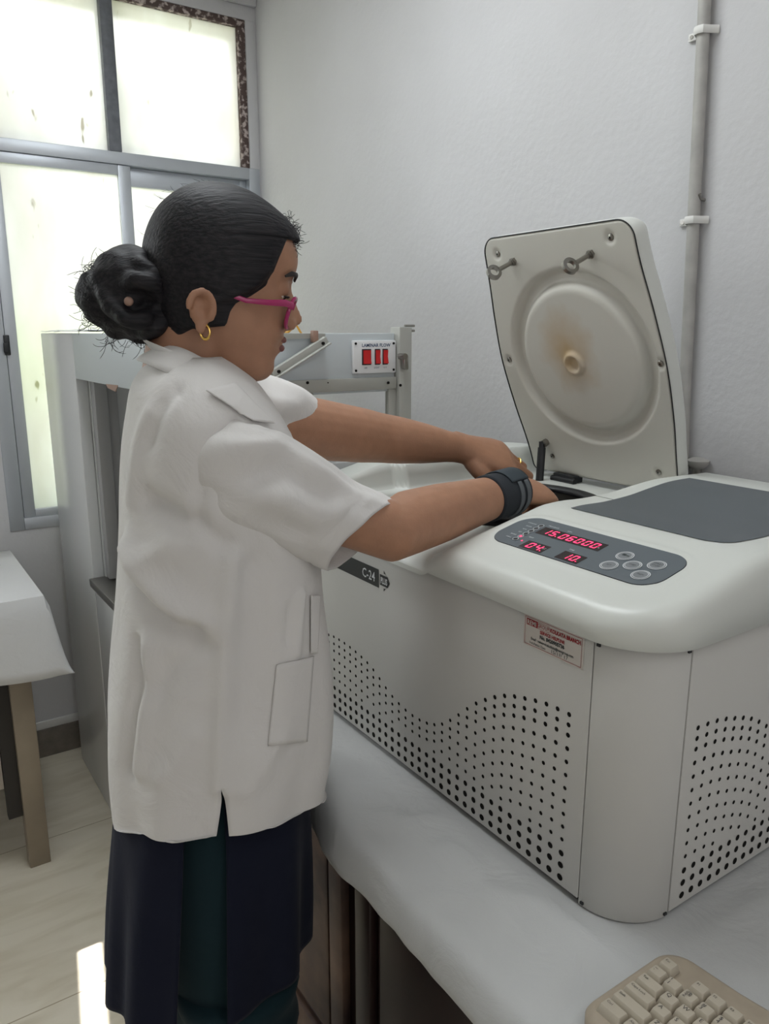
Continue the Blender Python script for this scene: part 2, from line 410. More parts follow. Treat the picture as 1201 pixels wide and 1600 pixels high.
class MB:
    """collects shapes into one mesh"""
    def __init__(self):
        self.bm = bmesh.new()

    def face(self, vs, mi=0):
        try:
            f = self.bm.faces.new(vs)
            f.material_index = mi
            f.smooth = True
            return f
        except ValueError:
            return None

    def rings(self, rings, closed=True, cap0=False, cap1=False, mi=0):
        vr = [[self.bm.verts.new(p) for p in r] for r in rings]
        for a, b in zip(vr[:-1], vr[1:]):
            n = len(a)
            for i in range(n if closed else n - 1):
                j = (i + 1) % n
                self.face((a[i], a[j], b[j], b[i]), mi)
        if cap0:
            self.face(list(reversed(vr[0])), mi)
        if cap1:
            self.face(vr[-1], mi)
        return vr

    def box(self, lo, hi, bevel=0.0, mi=0, seg=2):
        x0, y0, z0 = lo; x1, y1, z1 = hi
        vs = [self.bm.verts.new(p) for p in [(x0, y0, z0), (x1, y0, z0), (x1, y1, z0), (x0, y1, z0), (x0, y0, z1), (x1, y0, z1), (x1, y1, z1), (x0, y1, z1)]]
        fs = [self.face([vs[i] for i in q], mi) for q in [(3, 2, 1, 0), (4, 5, 6, 7), (0, 1, 5, 4), (1, 2, 6, 5), (2, 3, 7, 6), (3, 0, 4, 7)]]
        if bevel:
            es = list({e for f in fs for e in f.edges})
            r = bmesh.ops.bevel(self.bm, geom=es, offset=bevel, segments=seg, affect='EDGES', profile=0.5)
            for f in r['faces']:
                f.material_index = mi; f.smooth = True
        return vs

    def obox(self, c, ax, ay, az, sx, sy, sz, bevel=0.0, mi=0):
        """box with its own axes"""
        n0 = len(self.bm.verts)
        before = set(self.bm.verts)
        self.box((-sx / 2, -sy / 2, -sz / 2), (sx / 2, sy / 2, sz / 2), bevel, mi)
        c, ax, ay, az = V(c), V(ax).normalized(), V(ay).normalized(), V(az).normalized()
        for v in self.bm.verts:
            if v not in before:
                p = v.co.copy()
                v.co = c + ax * p.x + ay * p.y + az * p.z

    def tube(self, pts, rad, n=10, cap=True, mi=0, flat=None, up=None):
        """tube along a path; rad: number or list; flat: (side, up) scale of the section"""
        pts = [V(p) for p in pts]
        if not hasattr(rad, '__len__'):
            rad = [rad] * len(pts)
        rings = []
        prev = None
        for i, p in enumerate(pts):
            t = (pts[min(i + 1, len(pts) - 1)] - pts[max(i - 1, 0)]).normalized()
            if prev is None:
                u = V(up) if up is not None else (V((0, 0, 1)) if abs(t.z) < 0.9 else V((1, 0, 0)))
            else:
                u = prev
            u = (u - t * u.dot(t)).normalized()
            prev = u
            s = t.cross(u)
            fs, fu = flat[i] if flat and hasattr(flat[0], '__len__') else (flat if flat else (1, 1))
            rings.append([p + s * math.cos(a) * rad[i] * fs + u * math.sin(a) * rad[i] * fu for a in [2 * PI * k / n for k in range(n)]])
        return self.rings(rings, True, cap, cap, mi)

    def cyl(self, a, b, r, n=20, mi=0, r2=None):
        return self.tube([a, b], [r, r if r2 is None else r2], n, True, mi)

    def ball(self, c, r, n=16, m=10, mi=0, sc=(1, 1, 1), rot=None):
        rings = []
        for i in range(m + 1):
            th = PI * (i / m) if 0 < i < m else (0.02 if i == 0 else PI - 0.02)
            ring = []
            for k in range(n):
                a = 2 * PI * k / n
                p = V((math.sin(th) * math.cos(a) * r * sc[0], math.sin(th) * math.sin(a) * r * sc[1], -math.cos(th) * r * sc[2]))
                if rot is not None:
                    p = rot @ p
                ring.append(V(c) + p)
            rings.append(ring)
        return self.rings(rings, True, True, True, mi)

    def torus(self, c, ax, r, rr, n=28, m=10, mi=0, arc=None, sc=(1, 1)):
        ax = V(ax).normalized()
        u = V((0, 0, 1)) if abs(ax.z) < 0.9 else V((1, 0, 0))
        u = (u - ax * u.dot(ax)).normalized(); w = ax.cross(u)
        rings = []
        for i in range(n + 1):
            a = 2 * PI * i / n
            d = u * math.cos(a) * sc[0] + w * math.sin(a) * sc[1]
            rings.append([V(c) + d * (r + rr * math.cos(b)) + ax * rr * math.sin(b) for b in [2 * PI * k / m for k in range(m)]])
        self.rings(rings, True, False, False, mi)

    def prism(self, poly, d, mi=0):
        """flat polygon (3-D points) thickened by vector d"""
        a = [self.bm.verts.new(p) for p in poly]
        b = [self.bm.verts.new(V(p) + V(d)) for p in poly]
        n = len(a)
        self.face(list(reversed(a)), mi); self.face(b, mi)
        for i in range(n):
            self.face((a[i], a[(i + 1) % n], b[(i + 1) % n], b[i]), mi)

    def grid(self, rows, mi=0):
        return self.rings(rows, False, False, False, mi)


def smooth_by_angle(me, deg):
    bm = bmesh.new(); bm.from_mesh(me)
    for e in bm.edges:
        if len(e.link_faces) == 2:
            e.smooth = e.calc_face_angle(0) < R(deg)
        else:
            e.smooth = True
    bm.to_mesh(me); bm.free()


def build(name, mb, mats, parent=None, angle=40, fix=True, local=False):
    bm = mb.bm
    if fix:
        bmesh.ops.recalc_face_normals(bm, faces=bm.faces)
    off = V((0, 0, 0))
    if parent is not None and not local:
        off = V(parent['_origin'])
    if off.length:
        for v in bm.verts:
            v.co -= off
    me = bpy.data.meshes.new(name)
    bm.to_mesh(me); bm.free()
    for m in (mats if isinstance(mats, (list, tuple)) else [mats]):
        me.materials.append(M[m] if isinstance(m, str) else m)
    if angle:
        smooth_by_angle(me, angle)
    o = bpy.data.objects.new(name, me)
    scn.collection.objects.link(o)
    if parent is not None:
        o.parent = parent
        o['_origin'] = list(off)
    else:
        o['_origin'] = [0, 0, 0]
    return o


def thing(name, label, cat, loc, group=None):
    o = bpy.data.objects.new(name, None)
    o.empty_display_size = 0.05
    scn.collection.objects.link(o)
    o.location = loc
    o['_origin'] = list(loc)
    o['label'] = label; o['category'] = cat
    if group:
        o['group'] = group
    return o


def tag(o, label, cat, group=None):
    o['label'] = label; o['category'] = cat
    if group:
        o['group'] = group
    return o


def struct(name, mb, mats, parent=None, angle=30):
    o = build(name, mb, mats, parent, angle)
    if parent is None:
        o['kind'] = 'structure'
    return o


def text_into(mb, s, size, org, ax, ay, mi=0, align='CENTER', lift=0.0003, squash=1.0, bold=0.0, spacing=1.0):
    """lettering as real faces; org is the base line's anchor"""
    c = bpy.data.curves.new('txt', 'FONT')
    c.body = s; c.size = size; c.align_x = align; c.resolution_u = 2
    c.offset = bold; c.space_character = spacing
    o = bpy.data.objects.new('txt', c)
    scn.collection.objects.link(o)
    dg = bpy.context.evaluated_depsgraph_get()
    me = bpy.data.meshes.new_from_object(o.evaluated_get(dg))
    ax, ay = V(ax).normalized(), V(ay).normalized()
    nz = ax.cross(ay)
    vs = [mb.bm.verts.new(V(org) + ax * v.co.x * squash + ay * v.co.y + nz * lift) for v in me.vertices]
    for p in me.polygons:
        mb.face([vs[i] for i in p.vertices], mi)
    bpy.data.objects.remove(o); bpy.data.curves.remove(c); bpy.data.meshes.remove(me)

# ------------------------------------------------------------------ the room
WY, WX = 2.62, 1.25            # window wall and pipe wall
XL, YR, CEIL = -1.70, -1.80, 2.56
mb = MB(); mb.box((XL, YR, -0.08), (WX, WY, 0.0)); struct('floor', mb, 'floor')
mb = MB(); mb.box((XL, YR, CEIL), (WX, WY, CEIL + 0.1)); struct('ceiling', mb, 'ceiling')
mb = MB(); mb.box((WX, YR - 0.12, 0), (WX + 0.12, WY + 0.22, CEIL)); struct('wall_right', mb, 'wall')
# window wall with its opening
WX0, WX1, WZ0, WZ1 = 0.345, 1.246, 0.79, 2.405
mb = MB()
mb.box((XL, WY, 0), (-1.55, WY + 0.22, CEIL)); mb.box((-0.4, WY, 0), (WX0, WY + 0.22, CEIL))
mb.box((-1.55, WY, 0), (-0.4, WY + 0.22, 0.85)); mb.box((-1.55, WY, 2.4), (-0.4, WY + 0.22, CEIL))  # unseen second opening, added to let in the side fill light
mb.box((WX0, WY, 0), (WX, WY + 0.22, WZ0))
mb.box((WX0, WY, WZ1), (WX, WY + 0.22, CEIL))
mb.box((WX1, WY, WZ0), (WX, WY + 0.22, WZ1))
struct('wall_left', mb, 'wall')
mb = MB(); mb.box((XL, WY - 0.018, 2.445), (WX, WY, CEIL), 0.006); struct('trim_1', mb, 'wall')
# wall behind the camera its opening added to admit the rear fill light
mb = MB()
mb.box((XL, YR - 0.12, 0), (-1.2, YR, CEIL)); mb.box((0.6, YR - 0.12, 0), (WX, YR, CEIL))
mb.box((-1.2, YR - 0.12, 0), (0.6, YR, 0.9)); mb.box((-1.2, YR - 0.12, 2.3), (0.6, YR, CEIL))
struct('wall_rear', mb, 'wall')
# side wall with an added slanting slot, shaped to throw the floor's sun strip
SLOT = [(1.10, 1.300, 1.330), (1.66, 1.375, 1.408)]
mb = MB()
(y0, za, zb), (y1, zc, zd) = SLOT
P = lambda y, z: (XL, y, z)
for q in ([P(YR, 0), P(WY, 0), P(y1, zc), P(y0, za)], [P(WY, 0), P(WY, CEIL), P(y1, zd), P(y1, zc)],
          [P(WY, CEIL), P(YR, CEIL), P(y0, zb), P(y1, zd)], [P(YR, CEIL), P(YR, 0), P(y0, za), P(y0, zb)]):
    mb.face([mb.bm.verts.new(p) for p in q])
bmesh.ops.remove_doubles(mb.bm, verts=mb.bm.verts, dist=1e-5)
struct('wall_far_side', mb, 'wall')
# skirting below the window
mb = MB(); mb.box((XL, WY - 0.012, 0.0), (WX, WY, 0.10), 0.002); struct('baseboard_left', mb, 'skirting')
mb = MB(); mb.box((XL, WY - 0.010, 0.10), (WX, WY, 0.128), 0.003); struct('trim_2', mb, 'ledge')
mb = MB(); mb.box((WX - 0.012, YR, 0.0), (WX, WY, 0.10), 0.002); struct('baseboard_right', mb, 'skirting')

# outside: ground and a hedge behind the frosted glass
mb = MB(); mb.box((-9, WY + 0.3, -0.3), (12, 16, -0.25)); o = struct('ground_outside', mb, 'ground')
mb = MB()
rows = []
for i in range(60):
    x = -6 + i * 0.28
    rows.append([(x, 6.3 + 0.25 * noise.noise(V((x * 1.7, j * 0.9, 3))) + 0.12 * j * (j > 5) , -0.25 + j * 0.27 + 0.18 * noise.noise(V((x * 2.1, j, 0)))) for j in range(8)] + [(x, 7.4, -0.25 + 7 * 0.27)])
mb.grid(rows)
o = build('hedge', mb, 'green'); tag(o, 'pale green hedge blurred behind the frosted window panes', 'hedge'); o['kind'] = 'stuff'

# window
win = thing('window_1', 'old window of frosted panes in grey aluminium with peeling brown transom frame', 'window', (0.79, WY, 0.8))
win['kind'] = 'structure'
fy0, fy1 = WY - 0.004, WY + 0.05
mb = MB()
mb.box((0.345, fy0, 0.79), (0.388, fy1, 1.950), 0.002); mb.box((1.207, fy0, 0.79), (1.246, fy1, 1.950), 0.002)
mb.box((0.388, fy0, 1.914), (1.207, fy1, 1.950), 0.002); mb.box((0.388, fy0, 0.79), (1.207, fy1, 0.828), 0.002)
build('outer_frame', mb, 'alu', win)
sash = None
mb = MB()
ya, yb = WY + 0.002, WY + 0.024
mb.box((0.390, ya, 0.828), (0.424, yb, 1.913), 0.002); mb.box((0.763, ya, 0.828), (0.802, yb, 1.913), 0.002)
mb.box((0.424, ya, 1.883), (0.763, yb, 1.913), 0.002); mb.box((0.424, ya, 0.828), (0.763, yb, 0.852), 0.002)
sash = build('sliding_sash', mb, 'alu', win)
mb = MB(); mb.box((0.424, WY + 0.010, 0.852), (0.763, WY + 0.014, 1.883)); build('pane', mb, 'frosted', sash)
mb = MB(); mb.box((0.384, WY - 0.012, 1.335), (0.400, WY + 0.004, 1.395), 0.003); mb.box((0.381, WY - 0.016, 1.342), (0.396, WY - 0.01, 1.372), 0.002)
build('latch', mb, 'black', sash)['label'] = 'small black window latch'
mb = MB()
ya, yb = WY + 0.026, WY + 0.046
mb.box((0.775, ya, 0.828), (0.800, yb, 1.913), 0.002); mb.box((1.183, ya, 0.828), (1.207, yb, 1.913), 0.002)
mb.box((0.80, ya, 1.857), (1.183, yb, 1.913), 0.002); mb.box((0.80, ya, 0.828), (1.183, yb, 0.865), 0.002)
sash2 = build('sliding_sash', mb, 'alu', win)
mb = MB(); mb.box((0.80, WY + 0.034, 0.865), (1.183, WY + 0.038, 1.857)); build('pane', mb, 'frosted', sash2)
mb = MB()
for (lo, hi) in [((0.345, WY, 2.382), (1.212, WY + 0.06, 2.405)), ((1.185, WY, 1.950), (1.212, WY + 0.06, 2.382)), ((0.345, WY, 1.950), (0.372, WY + 0.06, 2.382))]:
    mb.box(lo, hi, 0.003)
build('transom_frame', mb, 'peel', win)['label'] = 'flaking brown painted transom frame'
mb = MB(); mb.box((1.2121, WY - 0.003, 1.950), (1.2465, WY + 0.06, 2.405), 0.002); build('reveal', mb, 'wall', win)
mb = MB(); mb.box((0.741, WY - 0.003, 1.950), (0.780, WY + 0.06, 2.384), 0.003); build('mullion', mb, 'greypaint', win)['label'] = 'blue-grey painted mullion'
mb = MB(); mb.box((0.372, WY + 0.018, 1.950), (0.741, WY + 0.022, 2.382)); build('pane', mb, 'frosted', win)
mb = MB(); mb.box((0.780, WY + 0.018, 1.950), (1.185, WY + 0.022, 2.382)); build('pane', mb, 'frosted', win)

# ------------------------------------------------------------------ conduit pipe and bits on the right wall
pc = lambda z: V((1.236, interp(z, [0.9, 1.153, 1.311, 1.935, 2.6], [0.846, 0.854, 0.866, 0.891, 0.918]), z))
cd = thing('conduit_pipe', 'dusty grey plastic conduit pipe running up the white wall behind the lid', 'pipe', (1.236, 0.87, 0.9))
mb = MB(); mb.tube([pc(z) for z in (0.9, 1.1, 1.3, 1.6, 1.935, 2.25, CEIL)], 0.0105, 14); build('tube', mb, 'pvc', cd)
for py in (50, 343):
    pz = at(1095, py, X=1.236).z
    c = pc(pz)
    mb = MB()
    mb.tube([c + V((0.012, 0.021, 0)), c + V((0.0, 0.0135, 0)), c + V((-0.0125, 0.008, 0)), c + V((-0.0145, 0, 0)), c + V((-0.0125, -0.008, 0)), c + V((0.0, -0.0135, 0)), c + V((0.012, -0.021, 0))], 0.0062, 8, flat=(0.25, 1.0), up=(0, 0, 1))
    mb.box((1.244, c.y + 0.012, c.z - 0.006), (1.2495, c.y + 0.034, c.z + 0.006), 0.001)
    k = build('clamp', mb, 'clip', cd); k['label'] = 'white saddle clamp'
    mb = MB(); mb.cyl((1.2445, c.y + 0.027, c.z), (1.2425, c.y + 0.027, c.z), 0.0032, 10); build('screw', mb, 'steel', k)
hp = at(1098, 312, X=1.245)
mb = MB(); mb.tube([hp + V((0.004, 0, 0)), hp + V((-0.008, 0, 0.001)), hp + V((-0.012, -0.001, 0.008))], 0.0028, 8)
tag(build('wall_hook', mb, 'steel'), 'tiny rusty hook in the wall beside the conduit pipe', 'hook')
hp = at(1070, 603, X=1.245)
mb = MB(); mb.tube([hp + V((0.004, 0, 0)), hp + V((-0.022, 0, 0)), hp + V((-0.026, 0, 0))], [0.004, 0.0045, 0.006], 10)
tag(build('wall_peg', mb, 'clip'), 'small white peg in the wall at the right edge of the open lid', 'peg')
hp = at(1090, 722, X=1.235)
sv = thing('pipe_stub', 'stained pipe stub with a round cap on the wall behind the centrifuge', 'pipe', (hp.x, hp.y, 1.0))
mb = MB(); mb.cyl((hp.x, hp.y, 1.0), (hp.x, hp.y, hp.z), 0.0085, 14); build('stem', mb, 'steel', sv)
mb = MB(); mb.tube([(hp.x, hp.y, hp.z - 0.012), (hp.x, hp.y, hp.z - 0.004), (hp.x, hp.y, hp.z + 0.003), (hp.x, hp.y, hp.z + 0.008)], [0.010, 0.019, 0.020, 0.010], 18)
build('cap', mb, 'pvc', sv)

# ------------------------------------------------------------------ laminar flow cabinet in the corner
CX0, CX1, CY0, CY1 = 0.474, 0.941, 1.31, 2.530
lam = thing('laminar_flow_cabinet', 'white laminar flow cabinet with a red switch panel standing under the window', 'cabinet', (0.70, 1.92, 0))
mb = MB()
mb.box((CX0, 2.135, 0.0), (CX0 + 0.03, CY1, 1.40), 0.003)
build('side_panel', mb, 'lamwhite', lam)
mb = MB()
# base carcass with a foot notch
mb.box((CX0 + 0.002, CY0, 0.03), (CX1, 2.134, 0.722), 0.003)
mb.box((CX0 + 0.03, 2.136, 0.03), (CX1, CY1, 1.398))
for (x, y) in ((CX0 + 0.03, CY0 + 0.05), (CX1 - 0.08, CY0 + 0.05), (CX0 + 0.03, 2.1), (CX1 - 0.08, 2.45)):
    mb.box((x, y, 0), (x + 0.05, y + 0.05, 0.03))
build('base', mb, 'lamwhite', lam)
mb = MB(); mb.box((CX0 - 0.012, CY0, 0.722), (CX1 - 0.02, 2.133, 0.745), 0.003); build('work_surface', mb, 'steel', lam)['label'] = 'metal sill of the cabinet opening'
mb = MB(); mb.box((CX0, CY0 + 0.004, 1.285), (CX1 - 0.03, 2.134, 1.40), 0.002); build('header', mb, 'lamgrey', lam)
mb = MB()
mb.box((CX0 + 0.032, 2.088, 0.745), (CX0 + 0.066, 2.120, 1.284), 0.004); mb.box((CX0 + 0.064, 2.100, 0.745), (CX0 + 0.094, 2.120, 1.284), 0.004)
build('lining_post', mb, 'inner', lam)['label'] = 'grey upright post at the end of the opening'
mb = MB(); mb.box((CX0 + 0.031, 2.121, 0.745), (CX1 - 0.03, 2.134, 1.284)); build('end_lining', mb, 'lamwhite', lam)
mb = MB()
mb.box((CX0, CY0 - 0.006, 1.290), (CX1 - 0.032, CY0 + 0.004, 1.314), 0.001)
for px_ in (480, 512, 606):
    c = at(px_, 598, Y=CY0 - 0.006); mb.cyl(c, c + V((0, -0.002, 0)), 0.0028 if px_ != 512 else 0.001, 10, 1)
build('rail', mb, ['greyalu', 'hole'], lam)
mb = MB()
mb.box((CX1 - 0.030, CY0 - 0.014, 0.74), (CX1, CY0 + 0.020, 1.412), 0.002); mb.box((CX1 - 0.048, CY0 - 0.002, 0.74), (CX1 - 0.030, CY0 + 0.012, 1.29), 0.001)
for py in (602, 655):
    c = at(625, py, Y=CY0 - 0.014); mb.cyl(c, c + V((0, -0.002, 0)), 0.0028, 10, 1)
post = build('corner_post', mb, ['greyalu', 'hole'], lam)
mb = MB()
c = at(626, 563, Y=CY0 - 0.016)
mb.cyl(c + V((0, 0.004, 0.008)), c + V((0, -0.016, 0.008)), 0.006, 12); mb.box((c.x - 0.002, c.y - 0.014, c.z - 0.018), (c.x + 0.010, c.y - 0.006, c.z + 0.010), 0.002)
build('catch', mb, 'steel', post)
mb = MB()
c = at(632, 512, Y=CY0 - 0.004)
for dz in (0.004, -0.006):
    mb.cyl(c + V((0, 0, dz)), c + V((0.024, 0, dz)), 0.0025, 8)
build('bolt', mb, 'steel', post)
mb = MB(); mb.box((CX0 + 0.02, CY0 - 0.002, 1.285 - 0.17), (CX0 + 0.245, CY0 + 0.012, 1.290), 0.001)
build('corner_panel', mb, 'greyalu', lam)
mb = MB(); mb.box((CX0 + 0.02, CY0 - 0.003, 0.745), (CX1 - 0.03, CY0 + 0.012, 1.150), 0.002); build('end_panel', mb, 'lamwhite', lam)
# switch plate
sw = MB()
p0, p1 = at(550, 532, Y=CY0), at(617, 582, Y=CY0)
yy = CY0 - 0.0
sw.box((p0.x, yy - 0.003, p1.z), (p1.x, yy + 0.004, p0.z), 0.002)
plate = build('switch_plate', sw, 'plasticwhite', lam)
for (x, y) in ((p0.x + 0.006, p0.z - 0.006), (p1.x - 0.006, p0.z - 0.006), (p0.x + 0.006, p1.z + 0.006), (p1.x - 0.006, p1.z + 0.006)):
    mb = MB(); mb.cyl((x, yy - 0.003, y), (x, yy - 0.0045, y), 0.0024, 10); build('screw', mb, 'hole', plate)
zc = lerp(p0.z, p1.z, 0.50)
for (cx, w) in ((571, 0.0105), (588, 0.0062), (600, 0.0062)):
    c = at(cx, 557, Y=CY0)
    mb = MB()
    mb.box((c.x - w, yy - 0.005, zc - 0.0155), (c.x + w, yy - 0.002, zc + 0.0155), 0.001, 1)
    mb.prism([(c.x - w * 0.8, yy - 0.005, zc + 0.013), (c.x - w * 0.8, yy - 0.0075, zc + 0.013), (c.x - w * 0.8, yy - 0.006, zc), (c.x - w * 0.8, yy - 0.009, zc - 0.013), (c.x - w * 0.8, yy - 0.005, zc - 0.013)], (w * 1.6, 0, 0), 0)
    build('rocker_switch', mb, ['redswitch', 'black'], plate, angle=20)
mb = MB()
text_into(mb, 'LAMINAR FLOW', 0.0092, (lerp(p0.x, p1.x, 0.53), yy - 0.003, zc + 0.0195), (1, 0, 0), (0, 0, 1), bold=0.0002)
for (cx, s) in ((570, 'AIR'), (587, 'LIGHT'), (600, 'U V')):
    c = at(cx, 573, Y=CY0)
    text_into(mb, s, 0.0046, (c.x, yy - 0.003, zc - 0.0225), (1, 0, 0), (0, 0, 1))
build('lettering', mb, 'navyprint', plate, angle=0)
# hinged flap: angle bar with a thin plate below it
a, b = at(427, 584, Y=CY0 - 0.02), at(507, 533, Y=CY0 - 0.02)
d = (b - a).normalized(); nrm = V((-d.z, 0, d.x))
mb = MB()
mb.obox((a + b) / 2, d, nrm, (0, 1, 0), (b - a).length + 0.008, 0.015, 0.012, 0.001)
mb.obox((a + b) / 2 + nrm * -0.006, d, nrm, (0, 1, 0), (b - a).length + 0.008, 0.003, 0.03, 0.001)
for t in (0.07, 0.93):
    c = lerp(a, b, t) + V((0, -0.006, 0)); mb.cyl(c, c + V((0, -0.003, 0)), 0.003, 10, 1)
flap = build('flap_bar', mb, ['greyalu', 'hole'], lam)
mb = MB()
q = [at(*p, Y=CY0 - 0.008) for p in ((405, 598), (430, 583), (503, 540), (500, 556), (450, 584), (428, 600))]
mb.prism(q, (0, 0.004, 0)); build('flap_plate', mb, 'lamgrey', flap)
mb = MB(); q = [at(*p, Y=CY0 - 0.004) for p in ((440, 521), (508, 521), (508, 545), (500, 534), (487, 529), (446, 530))]; mb.prism(q, (0, 0.006, 0)); build('bracket', mb, 'greyalu', lam)
c = at(491, 525, Y=CY0 - 0.012)
mb = MB(); mb.box((c.x - 0.006, c.y - 0.006, c.z - 0.012), (c.x + 0.006, c.y + 0.006, c.z + 0.010), 0.002); build('clip', mb, 'bead', lam)
mb = MB(); w0 = at(466, 513, Y=CY0 + 0.02)
mb.tube([(w0.x + 0.006, CY0 + 0.02, 1.399), (w0.x + 0.001, CY0 + 0.02, 1.407), (w0.x - 0.004, CY0 + 0.021, 1.4155), (w0.x - 0.006, CY0 + 0.05, 1.402), (w0.x, CY0 + 0.2, 1.402)], 0.0022, 8)
build('wire', mb, 'yellow', lam)['label'] = 'short yellow wire'
mb = MB(); q = [at(*p, X=CX0 - 0.001) for p in ((165, 600), (184, 602), (180, 612), (168, 606))]; mb.prism(q, (0.002, 0, 0)); build('tape', mb, 'bead', lam)['label'] = 'scrap of brown tape'
# crumpled plastic sheet on the cabinet top
mb = MB()
rows = []
for i in range(20):
    y = 2.05 + i * 0.024
    rows.append([(CX0 - 0.004 + j * 0.025, y, 1.4015 + 0.012 * (0.5 + 0.5 * noise.noise(V((i * 0.6, j * 0.7, 1)))) * (1 if 0 < j else 0.5)) for j in range(10)])
mb.grid(rows)
o = build('plastic_sheet', mb, 'plasticwhite'); tag(o, 'crumpled white plastic sheet lying on top of the laminar flow cabinet', 'sheet')
md = o.modifiers.new('thickness', 'SOLIDIFY'); md.thickness = 0.0008; md.offset = 1

# ------------------------------------------------------------------ table at the far left
st = thing('side_table', 'tan wooden side table under a white cloth at the left edge', 'table', (-0.2, 2.25, 0))
mb = MB(); mb.box((-0.75, 2.02, 0.725), (0.30, 2.52, 0.748), 0.003); build('tabletop', mb, 'tanwood', st)
for (x, y) in ((0.225, 2.03), (0.225, 2.46), (-0.72, 2.03), (-0.72, 2.46)):
    mb = MB(); mb.box((x, y, 0), (x + 0.052, y + 0.045, 0.725), 0.002); build('leg', mb, 'tanwood', st)
mb = MB(); mb.box((-0.66, 2.055, 0.24), (0.188, 2.07, 0.725)); build('front_panel', mb, 'palepanel', st)
mb = MB(); mb.box((0.19, 2.05, 0.15), (0.226, 2.075, 0.725)); build('brace', mb, 'darkgap', st)['label'] = 'dark upright brace'
# its cloth: top sheet with a flaring hanging side
mb = MB()
rows = []
NU = 60
for i in range(NU):
    t = i / (NU - 1)
    x = -0.8 + t * 1.125
    prof = []
    wav = lambda q: 0.5 + 0.5 * math.sin(x * 21 + 1.2 + q)
    for (yy_, zz) in [(2.53, 0.7505), (2.40, 0.7505), (2.2, 0.7505), (2.06, 0.7505), (2.025, 0.7505)]:
        prof.append((x, yy_, zz + 0.0015))
    for k in range(1, 9):
        s = k / 8
        prof.append((x + 0.01 * s * math.sin(x * 25), 2.013 - 0.012 * s - 0.022 * s * wav(0), 0.750 - 0.195 * s - 0.006 * s * wav(1)))
    rows.append(prof)
# right-hand side hanging over the end
last = rows[-1]
for k in range(1, 8):
    s = k / 7
    row = []
    for (x, y, z) in last:
        row.append((x + 0.006 + 0.012 * s + 0.02 * s * (0.5 + 0.5 * math.sin(y * 26)), y - 0.006 * s, z - (0.197 * s if z > 0.74 else 0.197 * s * max(0.0, (z - 0.55) / 0.2))))
    rows.append(row)
mb.grid(rows)
o = build('side_tablecloth', mb, 'sidecloth'); tag(o, 'white cloth hanging over the side table at the left edge', 'tablecloth')
md = o.modifiers.new('thickness', 'SOLIDIFY'); md.thickness = 0.002; md.offset = 1
# wire loop on it
c = V((0.25, 2.35, 0.757))
mb = MB()
mb.tube([c + V((-0.25, 0.03, 0.0)), c + V((-0.12, 0.035, 0.012)), c + V((-0.03, 0.03, 0.02)), c + V((0.015, 0.01, 0.018)), c + V((0.02, -0.012, 0.008)), c + V((-0.01, -0.025, 0.003)), c + V((-0.12, -0.03, 0.001)), c + V((-0.25, -0.02, 0.0))], 0.0028, 8)
tag(build('wire_loop', mb, 'wire'), 'thin black wire loop lying on the white cloth of the side table', 'wire')

# ------------------------------------------------------------------ work table, its cloth, keyboard
TZ = 0.7488
edge = lambda y: interp(y, [-1.2, 0.3, 0.8, 0.90, 0.97, 1.03, 1.10, 1.27], [0.462, 0.462, 0.467, 0.485, 0.515, 0.555, 0.62, 0.66])
desk = thing('work_desk', 'dark mahogany desk with worn panelled front under the centrifuge', 'desk', (0.85, 0.4, 0))
mb = MB()
poly = [(1.235, -0.9, TZ - 0.03), (1.235, 1.26, TZ - 0.03)] + [(edge(y) + 0.034, y, TZ - 0.03) for y in (1.26, 1.1, 1.03, 0.97, 0.9, 0.8, 0.3, -0.9)]
mb.prism(poly, (0, 0, 0.03)); build('desk_top', mb, 'darkwood', desk)
mb = MB(); mb.box((0.575, -0.85, 0.04), (1.22, 1.24, TZ - 0.03)); mb.box((0.60, -0.85, 0.0), (1.2, 1.24, 0.04)); build('carcass', mb, 'darkwood', desk)
for (ya, yb, mname) in ((0.955, 1.235, 'wornwood'), (0.52, 0.915, 'darkwood'), (0.06, 0.48, 'darkwood'), (-0.4, 0.02, 'darkwood')):
    mb = MB()
    for q in (((0.558, ya, 0.08), (0.575, ya + 0.045, 0.69)), ((0.558, yb - 0.045, 0.08), (0.575, yb, 0.69)), ((0.558, ya + 0.045, 0.63), (0.575, yb - 0.045, 0.69)), ((0.558, ya + 0.045, 0.08), (0.575, yb - 0.045, 0.14))):
        mb.box(q[0], q[1], 0.004)
    d_ = build('door', mb, 'darkwood' if mname == 'darkwood' else 'wornwood', desk)
    mb = MB(); mb.box((0.564, ya + 0.06, 0.155), (0.574, yb - 0.06, 0.615), 0.008); build('raised_panel', mb, mname, d_)
# cloth
mb = MB()
NY = 200
rows = []
for i in range(NY + 1):
    y = -0.9 + i * (2.165 / NY)
    e = edge(y)
    row = []
    for j in range(46):
        x = 1.236 - (1.236 - e - 0.012) * (j / 45) ** 0.9
        w = 0.006 * noise.noise(V((x * 6, y * 5, 2))) + 0.003 * noise.noise(V((x * 17, y * 13, 5)))
        under = 1.0 if (x < 0.60 or y < 0.43) else 0.0
        kx = smooth01((0.615 - x) / 0.03) if y > 0.43 else smooth01((0.43 - y) / 0.03)
        kk = smooth01(max(abs(x - 0.56) - 0.10, abs(y - 0.19) - 0.235, 0) / 0.03)
        row.append((x, y, 0.7492 + max(0.0, (w + 0.004)) * kx * kk))
    fold = 0.006 * noise.noise(V((y * 9, 0.3, 7))) + 0.004 * noise.noise(V((y * 23, 0.3, 9)))
    for (dx, dz) in ((0.006, -0.0012), (0.001, -0.0045), (-0.004, -0.011), (-0.007, -0.022), (-0.009, -0.032), (-0.010, -0.042), (-0.010, -0.050 + fold * 0.8)):
        s = -dz / 0.06
        row.append((e + dx - 0.004 + fold * s, y, 0.752 + dz))
    rows.append(row)
mb.grid(rows)
